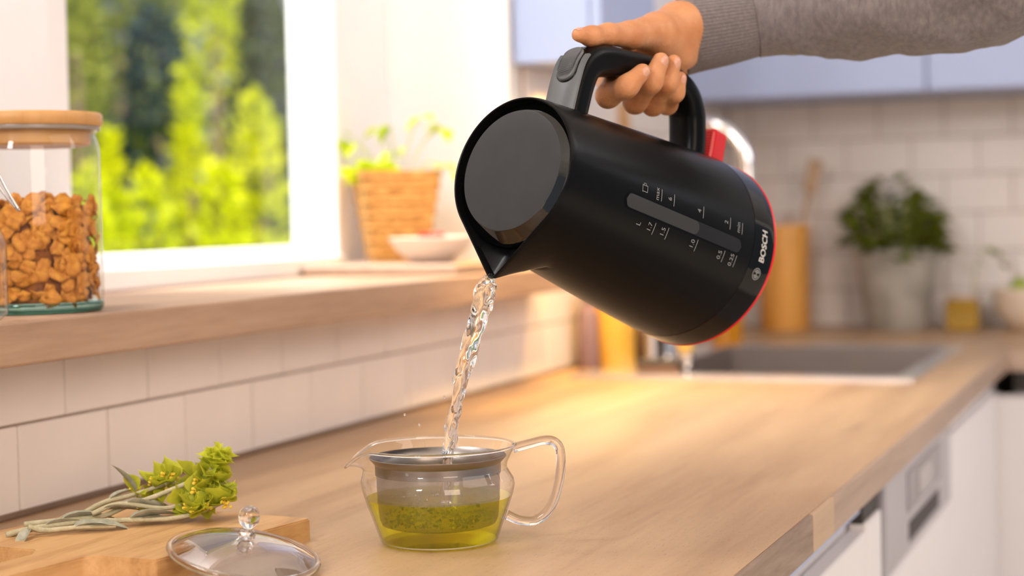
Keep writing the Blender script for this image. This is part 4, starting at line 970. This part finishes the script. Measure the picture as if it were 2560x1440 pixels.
# ------------------------------------------------------------------ garden beyond the window
struct(box('ground', (-30, -8, -1.2), (-.3, 34, -1.1), mat('lawn_ground', (.20, .28, .04), .9, var=.3)))
gm = {k_: leaf_mat('garden_'+k_, *v) for k_, v in dict(lime=((.80, .78, .003), (.55, .66, .003), 2.2, .5), olive=((.40, .42, .05), (.22, .26, .03), 2.2, .3), green=((.085, .13, .012), (.035, .06, .008), 2.2, .25), teal=((.016, .05, .045), (.006, .022, .022), 2.2, .2)).items()}
bark = mat('bark', (.16, .11, .07), .9, var=.2)
def shrub(name, label, cat, loc, h, r, m, n=1500, cone=.6, leaf=.085, group=None, seed=0):
    rd = random.Random(seed); o = thing(name, label, cat, loc, group=group)
    tube('trunk', [(0, 0, 0), (0.02, 0, h*.3), (0, .02, h*.8)], [.05, .04, .015], bark, o, 7)
    vs, fs = [], []
    for k_ in range(n):
        z = rd.random()**.85; prof_ = (1-z)**cone*min(1, .45+z*3); a = rd.uniform(0, 2*PI); rr = r*prof_*(.55+.5*math.sqrt(rd.random()))*(1+.22*math.sin(3*a+seed)*math.cos(7*z+seed))
        c = Vector((rr*math.cos(a), rr*math.sin(a), .08+z*h)); d = Vector((math.cos(a)*.6+rd.gauss(0, .5), math.sin(a)*.6+rd.gauss(0, .5), .6+rd.gauss(0, .5))).normalized()
        e_ = d.orthogonal().normalized(); e_.rotate(Matrix.Rotation(rd.uniform(0, 6), 3, d)); s_ = leaf*rd.uniform(.6, 1.3); i0_ = len(vs)
        nrm_ = d.cross(e_); vs += [c, c+d*s_*.5+e_*s_*.3, c+d*s_, c+d*s_*.5-e_*s_*.3+nrm_*s_*.1]; fs.append((i0_, i0_+1, i0_+2, i0_+3))
    f_ = mesh('foliage', vs, fs, m, o); f_['kind'] = 'stuff'; return o
GZ = -1.1
g_ = 'bushes and trees beyond the window'
def gpos(px, dep): v = np.array(CAM)+dep*(np.array(fw)+np.array(CX)*((px-1280)/4500)); return (v[0], v[1], GZ)
for nm, lab, cat, px, dep, h, r, m, cone, n, leaf in [
 ('lime_bush', 'bright lime bush with pointed top in the middle of the window view', 'bush', 480, 6.5, 1.84, .16, 'lime', .85, 900, .05),
 ('lime_bush', 'bright yellow green bush close behind the storage jar', 'bush', 285, 6.0, 1.58, .09, 'lime', .6, 700, .05),
 ('lime_bush', 'wide lime bush filling the pane corner near the basket', 'bush', 650, 6.2, 1.70, .18, 'lime', .5, 1000, .05),
 ('lime_bush', 'low lime shrub below the dark tree', 'bush', 375, 5.4, 1.44, .13, 'lime', .5, 800, .045),
 ('lime_bush', 'low bright shrub along the bottom of the pane', 'bush', 560, 5.2, 1.44, .16, 'lime', .5, 900, .045),
 ('lime_bush', 'small lime shrub hidden partly by the jar', 'bush', 235, 5.6, 1.46, .11, 'lime', .5, 700, .045),
 ('dark_tree', 'dark teal conifer at the centre of the window view', 'tree', 400, 7.4, 2.14, .22, 'teal', .35, 1500, .06),
 ('dark_tree', 'dark green tree behind the wide lime bush', 'tree', 668, 8.0, 2.32, .19, 'green', .35, 1500, .06),
 ('olive_tree', 'slender olive green tree next to the white window post', 'tree', 200, 7.6, 2.7, .16, 'olive', .3, 1400, .06),
 ('olive_tree', 'light olive tree rising behind the storage jar', 'tree', 310, 9.6, 3.1, .42, 'olive', .3, 2600, .09),
 ('olive_tree', 'yellow green tree column between the two dark trees', 'tree', 548, 8.6, 2.9, .17, 'lime', .3, 1400, .065),
 ('dark_tree', 'broad dark green tree far behind the hedge', 'tree', 470, 19.5, 5.0, 1.3, 'green', .35, 3200, .17),
 ('dark_tree', 'broad teal tree far back beside the window post', 'tree', 90, 14.5, 4.4, .8, 'teal', .35, 3000, .17),
 ('dark_tree', 'broad teal tree far back behind the basket side', 'tree', 800, 14.0, 4.4, .8, 'teal', .35, 3000, .17)]:
    shrub(nm, lab, cat, gpos(px, dep), h, r, gm[m], n, cone, leaf, g_, int(px+dep*10))
